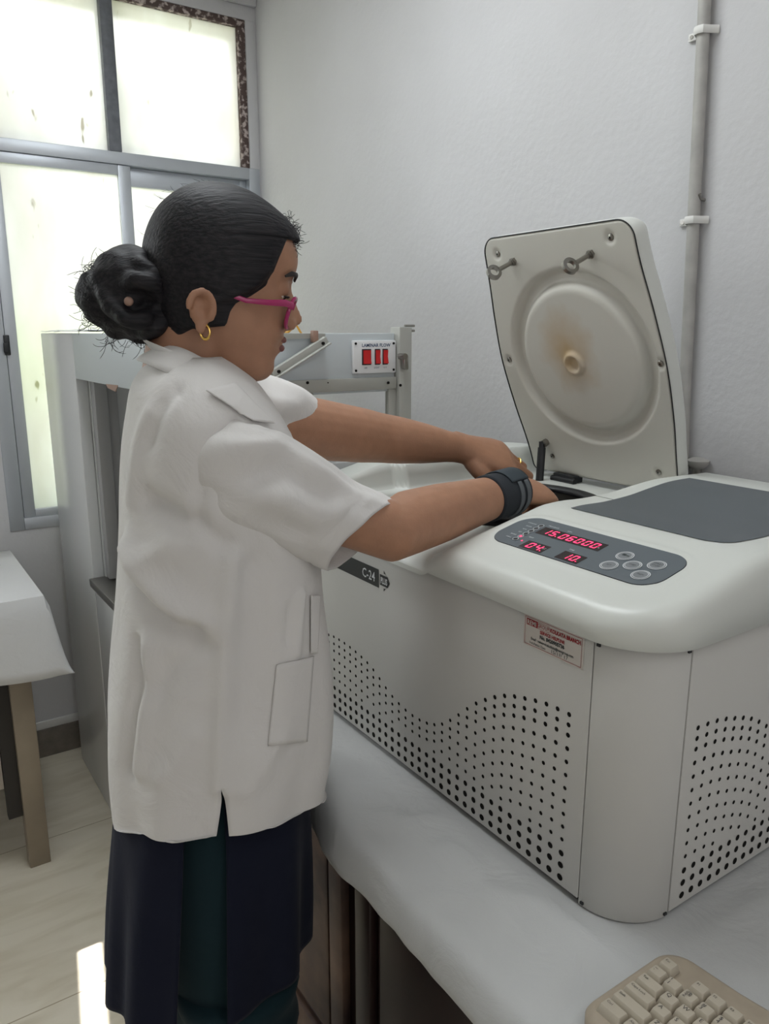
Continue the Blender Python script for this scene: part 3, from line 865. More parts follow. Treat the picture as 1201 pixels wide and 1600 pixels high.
cl = build('tablecloth', mb, 'cloth', angle=60); tag(cl, 'creased white cloth covering the desk under the centrifuge', 'tablecloth')
# crease lines
def displace_creases(o, lines, up=None):
    me = o.data
    nrm_ = [v.normal.copy() for v in me.vertices]
    for pts, amp, wid in lines:
        for vi, v in enumerate(me.vertices):
            best = 1e9
            for a_, b_ in zip(pts[:-1], pts[1:]):
                ab = b_ - a_
                t = max(0, min(1, (v.co - a_).dot(ab) / ab.length_squared))
                best = min(best, (v.co - a_ - ab * t).length)
            if best < wid * 3:
                v.co += (up or nrm_[vi]) * amp * math.exp(-(best / wid) ** 2)
G = lambda *p: [at(x, y, Z=0.752) for x, y in p]
displace_creases(cl, [(G((590, 1275), (630, 1290), (665, 1280)), 0.006, 0.010), (G((700, 1330), (730, 1360), (790, 1440)), 0.010, 0.012), (G((560, 1220), (640, 1300)), 0.004, 0.014),
                      (G((760, 1400), (840, 1420), (900, 1470)), 0.008, 0.012), (G((500, 1180), (540, 1290), (600, 1360)), 0.006, 0.02)], V((0, 0, 1)))
md = cl.modifiers.new('thickness', 'SOLIDIFY'); md.thickness = 0.0012; md.offset = 1

# keyboard: local x to the right of its user, y away from them
kb = thing('computer_keyboard', 'yellowed beige computer keyboard lying on the white cloth', 'keyboard', (0.497, 0.408, 0.7508))
kb.rotation_euler = (0, 0, -PI / 2)
U = 0.0178
outline = []
L_, D_ = 0.432, 0.148
def arc(cx, cy, r, a0, a1, n=8):
    return [(cx + r * math.cos(R(lerp(a0, a1, i / n))), cy + r * math.sin(R(lerp(a0, a1, i / n)))) for i in range(n + 1)]
outline = arc(0.020, 0.020, 0.020, 180, 270) + arc(L_ - 0.02, 0.02, 0.02, 270, 360) + arc(L_ - 0.025, D_ - 0.025, 0.025, 0, 90) + [(0.30, D_ + 0.016), (0.22, D_ + 0.018), (0.14, D_ + 0.013), (0.075, D_ + 0.002)] + arc(0.028, D_ - 0.030, 0.028, 95, 180)
cx_, cy_ = L_ / 2, D_ / 2
mb = MB()
ins = lambda d: [(x + (d if x < cx_ else -d) * min(1, abs(x - cx_) * 40), y + (d if y < cy_ else -d) * min(1, abs(y - cy_) * 40)) for x, y in outline]
mb.rings([[(x, y, 0.0) for x, y in ins(0.004)], [(x, y, 0.004) for x, y in ins(0)], [(x, y, 0.012) for x, y in ins(0)], [(x, y, 0.0165) for x, y in ins(0.002)], [(x, y, 0.0185) for x, y in ins(0.006)]], True, True, True)
case = build('case', mb, 'keycase', kb, local=True, angle=50)
keymesh = {}
def key_mesh(w):
    if w not in keymesh:
        k = MB()
        hw, hd = w * U / 2 - 0.0004, U / 2 - 0.0004
        tw, td = hw - 0.0024, hd - 0.0030
        def rr(a, b, r, z, oy=0):
            out = []
            for (sx, sy, a0) in ((1, 1, 0), (-1, 1, 90), (-1, -1, 180), (1, -1, 270)):
                for i in range(4):
                    t = R(a0 + i * 30)
                    out.append((sx * (a - r) + r * math.cos(t), sy * (b - r) + r * math.sin(t) + oy, z))
            return out
        k.rings([rr(hw, hd, 0.001, 0), rr(hw, hd, 0.001, 0.002), rr(tw + 0.0006, td + 0.0006, 0.0015, 0.0098, 0.0008), rr(tw, td, 0.0015, 0.0104, 0.0008)], True, True, True)
        o = build('key', k, 'keycap', None, angle=35)
        keymesh[w] = o.data
        bpy.data.objects.remove(o)
    return keymesh[w]
def put_key(cx, row, w, legend=None, gap=0.0):
    o = bpy.data.objects.new('key', key_mesh(w))
    scn.collection.objects.link(o)
    o.parent = kb
    px_, py_ = 0.0115 + (cx + w / 2) * U, 0.0135 + (row + 0.5) * U + gap
    o.location = (px_, py_, 0.0165)
    if legend:
        t = MB()
        sz = 0.0062 if len(legend.split('\n')[0]) == 1 else 0.0038
        for li, s in enumerate(legend.split('\n')):
            text_into(t, s, sz, (-w * U / 2 + 0.0042, 0.0012 + (0.0 if li == 0 else -0.0052), 0.0104), (1, 0, 0), (0, 1, 0), align='LEFT')
        l = build('legend', t, 'keyprint', None, angle=0)
        l.parent = o
rows_ = [
    (0, [('Ctrl', 1.5), ('Alt', 1.5), (None, 1.0), ('', 6.5), ('Alt', 1.5), (None, 1.5), ('Ctrl', 1.5)]),
    (1, [('Shift', 2.25)] + [(c, 1) for c in 'ZXCVBNM,./'] + [('Shift', 2.75)]),
    (2, [('Caps Lock', 1.75)] + [(c, 1) for c in 'ASDFGHJKL;'] + [("'", 1), ('Enter', 2.25)]),
    (3, [('Tab', 1.5)] + [(c, 1) for c in 'QWERTYUIOP[]'] + [('\\', 1.5)]),
    (4, [('~\n`', 1)] + [(a + '\n' + b, 1) for a, b in zip('!@#$%^&*()_+', '1234567890-=')] + [('Back', 2)]),
    (5, [('Esc', 1), (None, 1)] + [('F%d' % i, 1) for i in range(1, 5)] + [(None, .5)] + [('F%d' % i, 1) for i in range(5, 9)] + [(None, .5)] + [('F%d' % i, 1) for i in range(9, 13)]),
]
for r_, ks in rows_:
    x = 0
    for s, w in ks:
        if s is not None:
            put_key(x, r_, w, s if (s and x < 8) else None)
        x += w
for r_ in (0, 3, 4, 5):
    for k in range(3):
        put_key(15.4 + k, r_, 1)
put_key(16.4, 1, 1)
for r_ in range(5):
    for k in range(4):
        put_key(18.8 + k, r_, 1)
mb = MB()
cc = [(0.29, D_ + 0.0155, 0.008), (0.285, D_ + 0.032, 0.006), (0.27, D_ + 0.06, 0.004), (0.30, D_ + 0.11, 0.003), (0.38, D_ + 0.2, 0.003), (0.45, D_ + 0.33, 0.003)]
pts = []
for i in range(40):
    t = i / 39 * (len(cc) - 1)
    ts = list(range(len(cc)))
    pts.append(tuple(sinterp(t, ts, [c[a] for c in cc]) for a in range(3)))
mb.tube(pts, 0.0025, 8); build('cord', mb, 'keycase', kb, local=True)

# ------------------------------------------------------------------ the centrifuge
BZ0, BZ1 = 0.755, 1.081
FX, SY, BX, FY = 0.620, 0.447, 1.195, 1.255    # front face, near side, back, far side
cen = thing('centrifuge', 'large off-white benchtop refrigerated centrifuge with open lid and red digits on the cloth-covered desk', 'centrifuge', (0.9, 0.85, 0.75))
mb = MB(); mb.box((FX + 0.004, SY + 0.075, BZ0), (BX, FY - 0.004, BZ1)); mb.box((FX + 0.075, SY + 0.004, BZ0), (BX, SY + 0.08, BZ1))
build('inner_casing', mb, 'black', cen)
XS = [0.546, 0.564, 0.582, 0.599, 0.653, 0.706, 0.74, 0.775, 0.81, 0.852, 0.898, 0.967, 1.069, 1.15]
ZS = [0.981, 0.9805, 0.979, 0.976, 0.960, 0.927, 0.896, 0.867, 0.853, 0.850, 0.859, 0.888, 0.897, 0.88]
def perforations(mb, n, to3d, mi=1):
    for i in range(n):
        s = 0.5465 + i * 0.01755
        top = sinterp(s, XS, ZS)
        zs = [(0.770, 0.0044), (0.7865, 0.0042), (0.8025, 0.0039)]
        z = top; k = 0
        while z > 0.8125:
            zs.append((z, 0.0030 - 0.0004 * smooth01((0.95 - z) / 0.05)))
            z -= 0.0128 if k < 2 else 0.0168
            k += 1
        for z, r in zs:
            c, ax, ay, n_ = to3d(s, z)
            ring = [mb.bm.verts.new(c + ax * math.cos(2 * PI * q / 12) * r + ay * math.sin(2 * PI * q / 12) * r + n_ * 0.0003) for q in range(12)]
            mb.face(ring, mi)
mb = MB(); mb.box((FX, SY + 0.072, BZ0 + 0.004), (FX + 0.004, FY - 0.06, BZ1), 0.0012)
perforations(mb, 36, lambda s, z: (V((FX, s, z)), V((0, -1, 0)), V((0, 0, 1)), V((-1, 0, 0))))
front = build('front_panel', mb, ['body', 'hole'], cen, fix=False)
mb = MB(); mb.box((FX + 0.072, SY, BZ0 + 0.002), (BX - 0.01, SY + 0.004, BZ1), 0.0012)
perforations(mb, 26, lambda s, z: (V((s + 0.167, SY, z)), V((1, 0, 0)), V((0, 0, 1)), V((0, -1, 0))))
build('side_panel', mb, ['body', 'hole'], cen, fix=False)
# rounded corner post
mb = MB()
def post_ring(z, d=0.0, r=0.0695):
    c = V((FX + 0.0705, SY + 0.0705, z)); out = []
    for i in range(25):
        a = R(180 + 90 * i / 24); out.append(c + V((math.cos(a), math.sin(a), 0)) * (r - d))
    for i in range(24, -1, -1):
        a = R(180 + 90 * i / 24); out.append(c + V((math.cos(a), math.sin(a), 0)) * (r - d - 0.004))
    return out
mb.rings([post_ring(0.752, 0.0012), post_ring(0.7535), post_ring(1.0795), post_ring(1.081, 0.001)], True, True, True)
build('corner_post', mb, 'body', cen)
for (x, y) in ((FX + 0.0115, SY + 0.075), (FX + 0.076, SY + 0.0115)):
    for z in (0.757, 1.076):
        mb = MB(); mb.box((x - 0.0125, y - 0.0122, z - 0.001), (x - 0.008, y - 0.008, z + 0.002)); build('panel_clip', mb, 'black', cen)
for (x, y) in ((0.69, 0.53), (1.12, 0.53), (0.69, 1.17), (1.12, 1.17)):
    mb = MB(); mb.cyl((x, y, 0.7506), (x, y, 0.757), 0.02, 16); build('foot', mb, 'black', cen)

# --- moulded cover
KX = [0.610, 0.625, 0.640, 0.790, 0.82, 0.88, 0.94, 0.99, 1.04, 1.10, 1.19]
KZ = [1.1165, 1.1202, 1.1240, 1.1600, 1.1625, 1.1610, 1.1630, 1.1675, 1.1715, 1.1715, 1.1690]
SL = (1.1600 - 1.1240) / 0.15
prof = lambda x: (1.1240 + (x - 0.640) * SL) if x <= 0.785 else sinterp(x, [0.785, 0.80, 0.83, 0.88, 0.94, 0.99, 1.04, 1.10, 1.19], [1.1588, 1.1608, 1.1620, 1.1605, 1.1625, 1.1675, 1.1715, 1.1712, 1.1690])
deck = lambda x: sinterp(x, [0.60, 0.63, 0.68, 0.76, 1.2], [1.094, 1.100, 1.107, 1.114, 1.116])
RC, RH0, RH1 = 0.968, 0.172, 0.197
BOWL = V((0.905, 0.962, 0)); BR = 0.150
X0, X1, Y0, Y1, RCOR, RE = 0.611, 1.198, 0.438, 1.266, 0.082, 0.021
# control panel outline (x up-slope, y along)
PAN = [(0.690, 0.716, 0.800, 0.489)]
def pan_sdf(x, y):
    # x range tapers: front-left corner pulled in like a rounded lozenge
    cx, cy, hx, hy, r = 0.7155, 0.626, 0.0405, 0.131, 0.028
    qx, qy = abs(x - cx) - hx + r, abs(y - cy) - hy + r
    return math.hypot(max(qx, 0), max(qy, 0)) + min(max(qx, qy), 0) - r
def rec(x, y):
    dy = abs(y - RC)
    if y > RC:
        o_ = 0.024 * (1 - smooth01((x - 0.815) / 0.022))
        return 1 - smooth01((dy - 0.186 - o_) / 0.013)
    h0 = lerp(0.146, RH0, smooth01((x - 0.63) / 0.16))
    return 1 - smooth01((dy - h0) / (RH1 - h0))
def cover_z(x, y, d):
    z = lerp(prof(x), deck(x), rec(x, y))
    if d < RE:
        z -= RE - math.sqrt(max(0, RE * RE - (RE - d) ** 2))
    s = pan_sdf(x, y)
    z += 0.0016 * math.exp(-((s - 0.006) / 0.004) ** 2)
    return z
cw, ch = (X1 - X0) / 2, (Y1 - Y0) / 2
ccx, ccy = (X0 + X1) / 2, (Y0 + Y1) / 2
def rrect(d):
    a, b = cw - d, ch - d
    r = max(RCOR - d, 0.0005)
    a = max(a, 0.001); r = min(r, a)
    pts = []
    NS, NL, NC = 150, 215, 18
    def seg(p, q, n):
        for i in range(n):
            pts.append((lerp(p[0], q[0], i / n), lerp(p[1], q[1], i / n)))
    def arcs(cx, cy, a0):
        for i in range(NC):
            t = R(a0 + 90 * i / NC); pts.append((cx + r * math.cos(t), cy + r * math.sin(t)))
    seg((a, -b + r), (a, b - r), NL); arcs(a - r, b - r, 0)
    seg((a - r, b), (-a + r, b), NS); arcs(-a + r, b - r, 90)
    seg((-a, b - r), (-a, -b + r), NL); arcs(-a + r, -b + r, 180)
    seg((-a + r, -b), (a - r, -b), NS); arcs(a - r, -b + r, 270)
    return [(ccx + x, ccy + y) for x, y in pts]
mb = MB()
ds = [0, 0.0004, 0.0012, 0.0026, 0.0045, 0.007, 0.010, 0.0135, 0.0172, 0.021]
while ds[-1] < cw - 0.006:
    ds.append(ds[-1] + 0.0042)
ds.append(cw - 0.001)
loop0 = rrect(0)
rings = [[(x, y, 1.0815) for x, y in rrect(0.002)], [(x, y, 1.0822) for x, y in rrect(0.0005)]]
for d in ds:
    rings.append([(x, y, cover_z(x, y, d)) for x, y in rrect(d)])
mb.rings(rings)
# bowl opening
dead = [f for f in mb.bm.faces if (f.calc_center_median().xy - BOWL.xy).length < BR]
bmesh.ops.delete(mb.bm, geom=dead, context='FACES')
bmesh.ops.remove_doubles(mb.bm, verts=[v for v in mb.bm.verts if abs(v.co.x - ccx) < 0.003], dist=0.0008)
build('cover', mb, 'cover', cen, angle=70)
# gasket, bowl and rotor
mb = MB()
g = []
for k in range(12):
    a = 2 * PI * k / 12
    g.append((BR + 0.006 + 0.013 * math.cos(a), 1.1165 + 0.007 * math.sin(a)))
mb.rings([[(BOWL.x + r * math.cos(t), BOWL.y + r * math.sin(t), z) for r, z in g] for t in [2 * PI * i / 72 for i in range(73)]], True)
build('gasket', mb, 'black', cen, angle=0)
mb = MB()
pr = [(BR + 0.004, 1.1150), (BR - 0.004, 1.112), (BR - 0.006, 0.99), (BR - 0.02, 0.96), (0.03, 0.955), (0.0005, 0.955)]
mb.rings([[(BOWL.x + r * math.cos(t), BOWL.y + r * math.sin(t), z) for t in [2 * PI * i / 64 for i in range(64)]] for r, z in pr])
build('bowl', mb, 'steel', cen, fix=False)
mb = MB()
pr = [(0.02, 0.956), (0.05, 0.965), (0.105, 0.985), (0.112, 1.010), (0.095, 1.035), (0.05, 1.045), (0.022, 1.048), (0.02, 1.065), (0.001, 1.067)]
mb.rings([[(BOWL.x + r * math.cos(t), BOWL.y + r * math.sin(t), z) for t in [2 * PI * i / 48 for i in range(48)]] for r, z in pr], True, True)
build('rotor', mb, 'black', cen)

# --- control panel membrane on the slope
sx_ = V((0, -1, 0)); sy_ = V((1, 0, SL)).normalized(); sn = sx_.cross(sy_)
def onp(x, y, h=0.0):
    return V((x, y, 1.1240 + (x - 0.640) * SL)) + sn * h
mb = MB()
ringo = []
N_ = 72
pc_ = (0.7155, 0.626)
outl = []
for (sx, sy, a0) in ((1, 1, 0), (-1, 1, 90), (-1, -1, 180), (1, -1, 270)):
    for i in range(13):
        t = R(a0 + 90 * i / 12)
        outl.append((pc_[0] + sx * (0.0405 - 0.028) + 0.028 * math.cos(t), pc_[1] + sy * (0.131 - 0.028) + 0.028 * math.sin(t)))
mb.face([mb.bm.verts.new(onp(x, y, 0.0011)) for x, y in outl])
mb.rings([[onp(x, y, 0.0011) for x, y in outl], [onp(pc_[0] + (x - pc_[0]) * 1.015, pc_[1] + (y - pc_[1]) * 1.006, 0.0002) for x, y in outl]], mi=1)
cp = build('control_panel', mb, ['panel', 'black'], cen, angle=20)
# positions on the panel found from where the photo shows them
def onpanel(px_, py_):
    d = ray(px_, py_)
    o = V((0, 0, CAMZ)); p = onp(0.7365, 0.6465, 0.0012)
    return o + d * ((p - o).dot(sn) / d.dot(sn))
def z7(x, y):
    return (760 + x * 320 / 1201, 790 + y * 140 / 525)
SEG = {'0': 'abcdef', '1': 'bc', '4': 'bcfg', '5': 'acdfg', '6': 'acdefg'}
def digit(mb, ch_, org, w, h, mi=0):
    th = w * 0.2
    sh = 0.14
    def q(pts):
        mb.face([mb.bm.verts.new(org + sx_ * (x + sh * y) + sy_ * y + sn * 0.0005) for x, y in pts], mi)
    g_ = th * 0.25
    segs = {'a': (0 + g_, h - th, w - g_, h), 'd': (0 + g_, 0, w - g_, th), 'g': (0 + g_, h / 2 - th / 2, w - g_, h / 2 + th / 2),
            'b': (w - th, h / 2 + g_, w, h - g_), 'c': (w - th, g_, w, h / 2 - g_), 'f': (0, h / 2 + g_, th, h - g_), 'e': (0, g_, th, h / 2 - g_)}
    for s in SEG[ch_]:
        x0, y0, x1, y1 = segs[s]
        if s in 'adg':
            q([(x0 + th * .4, y0), (x1 - th * .4, y0), (x1, (y0 + y1) / 2), (x1 - th * .4, y1), (x0 + th * .4, y1), (x0, (y0 + y1) / 2)])
        else:
            q([(x0, y0 + th * .4), ((x0 + x1) / 2, y0), (x1, y0 + th * .4), (x1, y1 - th * .4), ((x0 + x1) / 2, y1), (x0, y1 - th * .4)])
for (txt, p_l, p_r, wl, wr_) in (('15', (330, 150), (420, 170), (327, 142), (422, 165)), ('06000', (418, 182), (672, 238), (425, 170), (675, 235)),
                                 ('04', (228, 232), (335, 250), (213, 205), (350, 245)), ('10', (440, 295), (545, 312), (428, 275), (550, 312))):
    a, b = onpanel(*z7(*p_l)), onpanel(*z7(*p_r))
    L = abs((b - a).dot(sx_))
    h = 0.0135
    mid = (a + b) / 2
    pitch = L / len(txt)
    org = mid - sx_ * (L / 2) - sy_ * (h / 2)
    mb = MB()
    q = [org + sx_ * x + sy_ * y + sn * 0.0002 for x, y in ((-0.006, -0.0035), (L + 0.006, -0.0035), (L + 0.006, h + 0.0035), (-0.006, h + 0.0035))]
    mb.face([mb.bm.verts.new(p) for p in q], 0)
    for i, ch_ in enumerate(txt):
        digit(mb, ch_, org + sx_ * (i * pitch + pitch * 0.12), pitch * 0.66, h, 1)
    if txt != '06000':
        c = org + sx_ * (L + 0.001) + sn * 0.0005
        mb.face([mb.bm.verts.new(c + sx_ * math.cos(2 * PI * k / 8) * 0.001 + sy_ * (math.sin(2 * PI * k / 8) * 0.001 + 0.001)) for k in range(8)], 1)
    build('digital_display', mb, ['window_dark', 'red_led'], cp, fix=False, angle=0)
def ringdisc(mb, c, r0, r1, mi, h, n=24, st=1.0):
    a = [mb.bm.verts.new(c + sx_ * math.cos(2 * PI * k / n) * r0 + sy_ * math.sin(2 * PI * k / n) * r0 * st + sn * h) for k in range(n)]
    if r1:
        b = [mb.bm.verts.new(c + sx_ * math.cos(2 * PI * k / n) * r1 + sy_ * math.sin(2 * PI * k / n) * r1 * st + sn * h) for k in range(n)]
        for i in range(n):
            mb.face((a[i], a[(i + 1) % n], b[(i + 1) % n], b[i]), mi)
    else:
        mb.face(a, mi)
for (p, s) in (((811, 296), ''), ((717, 351), 'SET'), ((855, 351), 'STEP'), ((998, 351), 'START\nSTOP'), ((902, 408), 'PGM')):
    c = onpanel(*z7(*p))
    mb = MB()
    ringdisc(mb, c, 0.0098, 0, 0, 0.0008)
    ringdisc(mb, c, 0.0108, 0.0099, 1, 0.0006)
    ringdisc(mb, c, 0.0088, 0.0082, 1, 0.0010)
    ls = s.split('\n')
    for i, t in enumerate(ls):
        if t:
            text_into(mb, t, 0.0042, c + sy_ * (-0.0014 + (0.0025 if len(ls) == 2 and i == 0 else -0.0025 if len(ls) == 2 else 0)) + sn * 0.001, sx_, sy_, 2)
    if not s:
        # handle-like pictogram
        for (x, y, w, hh) in ((-0.004, -0.001, 0.005, 0.004), (0.002, -0.0005, 0.004, 0.0015)):
            mb.face([mb.bm.verts.new(c + sx_ * (x + u) + sy_ * (y + v) + sn * 0.0012) for u, v in ((0, 0), (w, 0), (w, hh), (0, hh))], 2)
    build('push_button', mb, ['button', 'pale', 'blackprint'], cp, fix=False, angle=0)
mb = MB()
pA, pB = onpanel(*z7(320, 121)), onpanel(*z7(170, 196))
for i, s in enumerate(('COOLING', 'DOOR', 'RUN', 'SET', 'BRAKE', 'IMBAL')):
    c = lerp(pA, pB, i / 5) + sn * 0.0003
    ringdisc(mb, c, 0.0042, 0.0035, 0, 0.0004, 16)
    ringdisc(mb, c, 0.0034 if i != 4 else 0.002, 0, 2 if i != 4 else 1, 0.0003, 16)
    text_into(mb, s, 0.0034, c + sx_ * -0.0085 + sy_ * -0.001, sx_, sy_, 0, align='RIGHT')
c = onpanel(*z7(207, 207)); ringdisc(mb, c, 0.0014, 0, 1, 0.0006, 12)
for (p, s) in (((395, 127), 'PROGRAM'), ((488, 154), 'RPM'), ((262, 187), 'TEMP'), ((500, 260), 'TIME')):
    text_into(mb, s, 0.0038, onpanel(*z7(*p)) - sy_ * 0.0015, sx_, sy_, 0)
for (p, s) in (((652, 250), 'o'), ((333, 256), 'oC'), ((520, 318), 'm'), ((404, 178), '.')):
    text_into(mb, s, 0.0045, onpanel(*z7(*p)), sx_, sy_, 0)
build('panel_print', mb, ['pale', 'red_led', 'black'], cp, fix=False, angle=0)

# --- slate decal on the top
mb = MB()
DX0, DX1, DY0, DY1 = 0.806, 1.098, 0.492, 0.742
rows = []
for i in range(41):
    x = lerp(DX0, DX1, i / 40)
    ya, yb = DY0, DY1
    if i < 4:
        ya += 0.03 * (1 - math.sqrt(1 - ((4 - i) / 4) ** 2))
    # left edge leans out towards the back
    yb = lerp(DY1 - 0.012, DY1 + 0.004, i / 40)
    rows.append([(x, lerp(ya, yb, j / 40), cover_z(x, lerp(ya, yb, j / 40), 1) + 0.0009) for j in range(41)])
mb.grid(rows)
build('top_decal', mb, 'decal', cen, angle=0)
# --- badge and sticker on the front
fx_, fz_ = V((0, -1, 0)), V((0, 0, 1))
def onfront(px_, py_):
    return at(px_, py_, X=FX - 0.0006)
mb = MB()
bz = 1.0375
q0, q1 = 0.925, 1.075
mb.face([mb.bm.verts.new((FX - 0.0006, y, z)) for y, z in ((q1, bz - 0.0145), (0.934, bz - 0.0145), (0.934, bz + 0.0145), (q1, bz + 0.0145))], 0)
# arrow tip on the right
aw = [(0.931, 0.011), (0.9185, 0.011), (0.9185, 0.0165), (0.9085, 0.0035)]
mb.face([mb.bm.verts.new((FX - 0.0006, y, bz + z)) for y, z in [(0.9205, 0.0165), (0.9205, 0.0115), (0.9165, 0.0115), (0.9105, 0.006)]], 0)
mb.face([mb.bm.verts.new((FX - 0.0006, y, bz + z)) for y, z in [(0.9205, -0.0165), (0.9205, -0.0115), (0.9165, -0.0115), (0.9105, -0.006)]], 0)
mb.face([mb.bm.verts.new((FX - 0.0006, y, bz + z)) for y, z in [(0.931, 0.0085), (0.931, -0.0085), (0.910, -0.0085), (0.9045, 0.0), (0.910, 0.0085)]], 0)
text_into(mb, 'C-24', 0.021, (FX - 0.0007, 0.962, bz - 0.0072), fx_, fz_, 1, squash=0.86, bold=0.0002)
text_into(mb, 'PLUS', 0.0135, (FX - 0.0007, 0.9195, bz - 0.0048), fx_, fz_, 1, squash=0.6, bold=0.0004)
build('model_badge', mb, ['badge', 'pale'], cen, fix=False, angle=0)
mb = MB()
SA, SB, SZ0, SZ1 = 0.6235, 0.5305, 1.0405, 1.0785
sm = lambda y, z: mb.bm.verts.new((FX - 0.0006, y, z))
mb.face([sm(SA, SZ0), sm(SB, SZ0), sm(SB, SZ1), sm(SA, SZ1)], 0)
stk = build('service_sticker', mb, 'sticker', cen, fix=False, angle=0)
def frame_rect(mb, a, b, z0, z1, t, mi):
    P_ = lambda y, z: mb.bm.verts.new((FX - 0.0009, y, z))
    for (ya, yb, za, zb) in ((a, b, z0, z0 + t), (a, b, z1 - t, z1), (a, a - t, z0, z1), (b + t, b, z0, z1)):
        mb.face([P_(ya, za), P_(yb, za), P_(yb, zb), P_(ya, zb)], mi)
mb = MB()
frame_rect(mb, SA - 0.0025, SB + 0.003, SZ0 + 0.002, SZ1 - 0.002, 0.0005, 0)
P_ = lambda y, z, h=0.0009: mb.bm.verts.new((FX - h, y, z))
mb.face([P_(SA - 0.005, 1.0665), P_(SA - 0.0225, 1.0665), P_(SA - 0.0225, 1.0745), P_(SA - 0.005, 1.0745)], 0)
frame_rect(mb, SA - 0.0225, SA - 0.041, 1.0665, 1.0745, 0.0004, 0)
text_into(mb, 'REMI', 0.0078, (FX - 0.0011, SA - 0.0138, 1.0678), fx_, fz_, 1, squash=0.9, bold=0.0001)
text_into(mb, 'GROUP', 0.0072, (FX - 0.0009, SA - 0.0317, 1.0682), fx_, fz_, 0, squash=0.75)
text_into(mb, 'KOLKATA BRANCH', 0.0066, (FX - 0.0009, SA - 0.0655, 1.0685), fx_, fz_, 0, squash=0.78, bold=0.0003)
text_into(mb, 'SERVICE HELPLINE', 0.0055, (FX - 0.0009, SA - 0.046, 1.0615), fx_, fz_, 0, squash=0.85, bold=0.0002)
text_into(mb, 'No. 8420905736', 0.0062, (FX - 0.0009, SA - 0.046, 1.0555), fx_, fz_, 2, squash=0.9, bold=0.00025)
text_into(mb, 'Email : reitservicekolkata@remigroup.com', 0.0046, (FX - 0.0009, SA - 0.046, 1.0498), fx_, fz_, 2, squash=0.83, bold=0.0001)
text_into(mb, 'Installation Date', 0.0046, (FX - 0.0009, SA - 0.024, 1.0447), fx_, fz_, 2, squash=0.85)
text_into(mb, '15/11/ 17', 0.0062, (FX - 0.0009, SA - 0.058, 1.0443), fx_, fz_, 2, squash=1.1)
build('print', mb, ['redprint', 'sticker', 'blackprint'], stk, fix=False, angle=0)

# --- the open lid
LX = [1.139, 1.126, 1.111, 1.095, 1.075, 1.055, 1.036, 1.012, 0.994, 0.976]
LZ = [1.129, 1.170, 1.210, 1.250, 1.300, 1.350, 1.400, 1.465, 1.513, 1.566]
lidc = [V((x, 0, z)) for x, z in zip(LX, LZ)]
acc = [0]
for a, b in zip(lidc[:-1], lidc[1:]):
    acc.append(acc[-1] + (b - a).length)
LL = acc[-1]
LYC = 0.963
def lid_pt(u, s, n):
    """u along Y from the lid's middle, s up from the hinge, n towards the bowl side"""
    x, z = sinterp(s, acc, LX), sinterp(s, acc, LZ)
    e = 0.004
    t = V((sinterp(s + e, acc, LX) - sinterp(s - e, acc, LX), 0, sinterp(s + e, acc, LZ) - sinterp(s - e, acc, LZ)))
    if s >= LL - e or s <= e:
        t = V((-0.32, 0, 0.95)) if s > e else V((-0.30, 0, 0.95))
    t.normalize()
    nn = V((-t.z, 0, t.x))
    return V((x, LYC + u, z)) + nn * n
def lid_w(s):
    w = sinterp(s / LL, [0, 0.15, 0.3, 0.5, 0.68, 0.85, 1.0], [0.172, 0.178, 0.186, 0.190, 0.183, 0.172, 0.166])
    r = 0.028
    if s > LL - r:
        w -= r - math.sqrt(max(0, r * r - (s - LL + r) ** 2))
    if s < 0.012:
        w -= 0.012 - math.sqrt(max(0, 0.012 ** 2 - (0.012 - s) ** 2))
    return w
def lid_hit(px_, py_):
    """(u, s) of an image point on the lid"""
    best = None
    d = ray(px_, py_); o = V((0, 0, CAMZ))
    for i in range(400):
        s = LL * i / 399
        p0 = lid_pt(0, s, 0)
        k = (p0.x) / d.x
        z = CAMZ + d.z * k
        e = abs(z - p0.z)
        if best is None or e < best[0]:
            best = (e, d.y * k - LYC, s)
    return best[1], best[2]
hubu, hubs = lid_hit(899, 567)
cu, cs = lid_hit(905, 563)
screws = [lid_hit(*p) for p in ((777, 397), (953, 371), (795, 562), (1031, 568), (862, 713), (1028, 738))]
lat_a = [lid_hit(803, 408), lid_hit(924, 396)]
def lid_h(u, s):
    r = math.hypot(u - cu, s - cs)
    h = -0.0135 * math.exp(-((r - 0.1455) / 0.0135) ** 4)
    h += 0.0015 * (1 - smooth01((r - 0.118) / 0.012))
    r2 = math.hypot(u - hubu, s - hubs)
    h += 0.006 * math.exp(-((r2 - 0.0165) / 0.0052) ** 2)
    for (a, b) in screws:
        r3 = math.hypot(u - a, s - b)
        h -= 0.0035 * math.exp(-(r3 / 0.0095) ** 4)
    return h
mb = MB()
NS_, NU_ = 210, 170
sv_ = sorted(set([0, 0.001, 0.003, 0.006, 0.009, 0.012] + [LL - 0.028 * (1 - math.cos(PI / 2 * k / 10)) for k in range(11)] + [0.012 + (LL - 0.040) * k / NS_ for k in range(NS_ + 1)]))
sv_ = [s for i, s in enumerate(sv_) if i == 0 or i == len(sv_) - 1 or s - sv_[i - 1] > 0.0005]
rows = []
for s in sv_:
    w = lid_w(s) - 0.0015
    row = []
    for j in range(NU_ + 1):
        u = w * (2 * j / NU_ - 1)
        ed = min(w - abs(u), LL - s, s)
        row.append(lid_pt(u, s, 0.0015 + lid_h(u, s) - 0.0035 * max(0, 1 - ed / 0.004) ** 2))
    rows.append(row)
mb.grid(rows)
lid = build('lid', mb, 'lid', cen, angle=0)
mb = MB()
rows = []
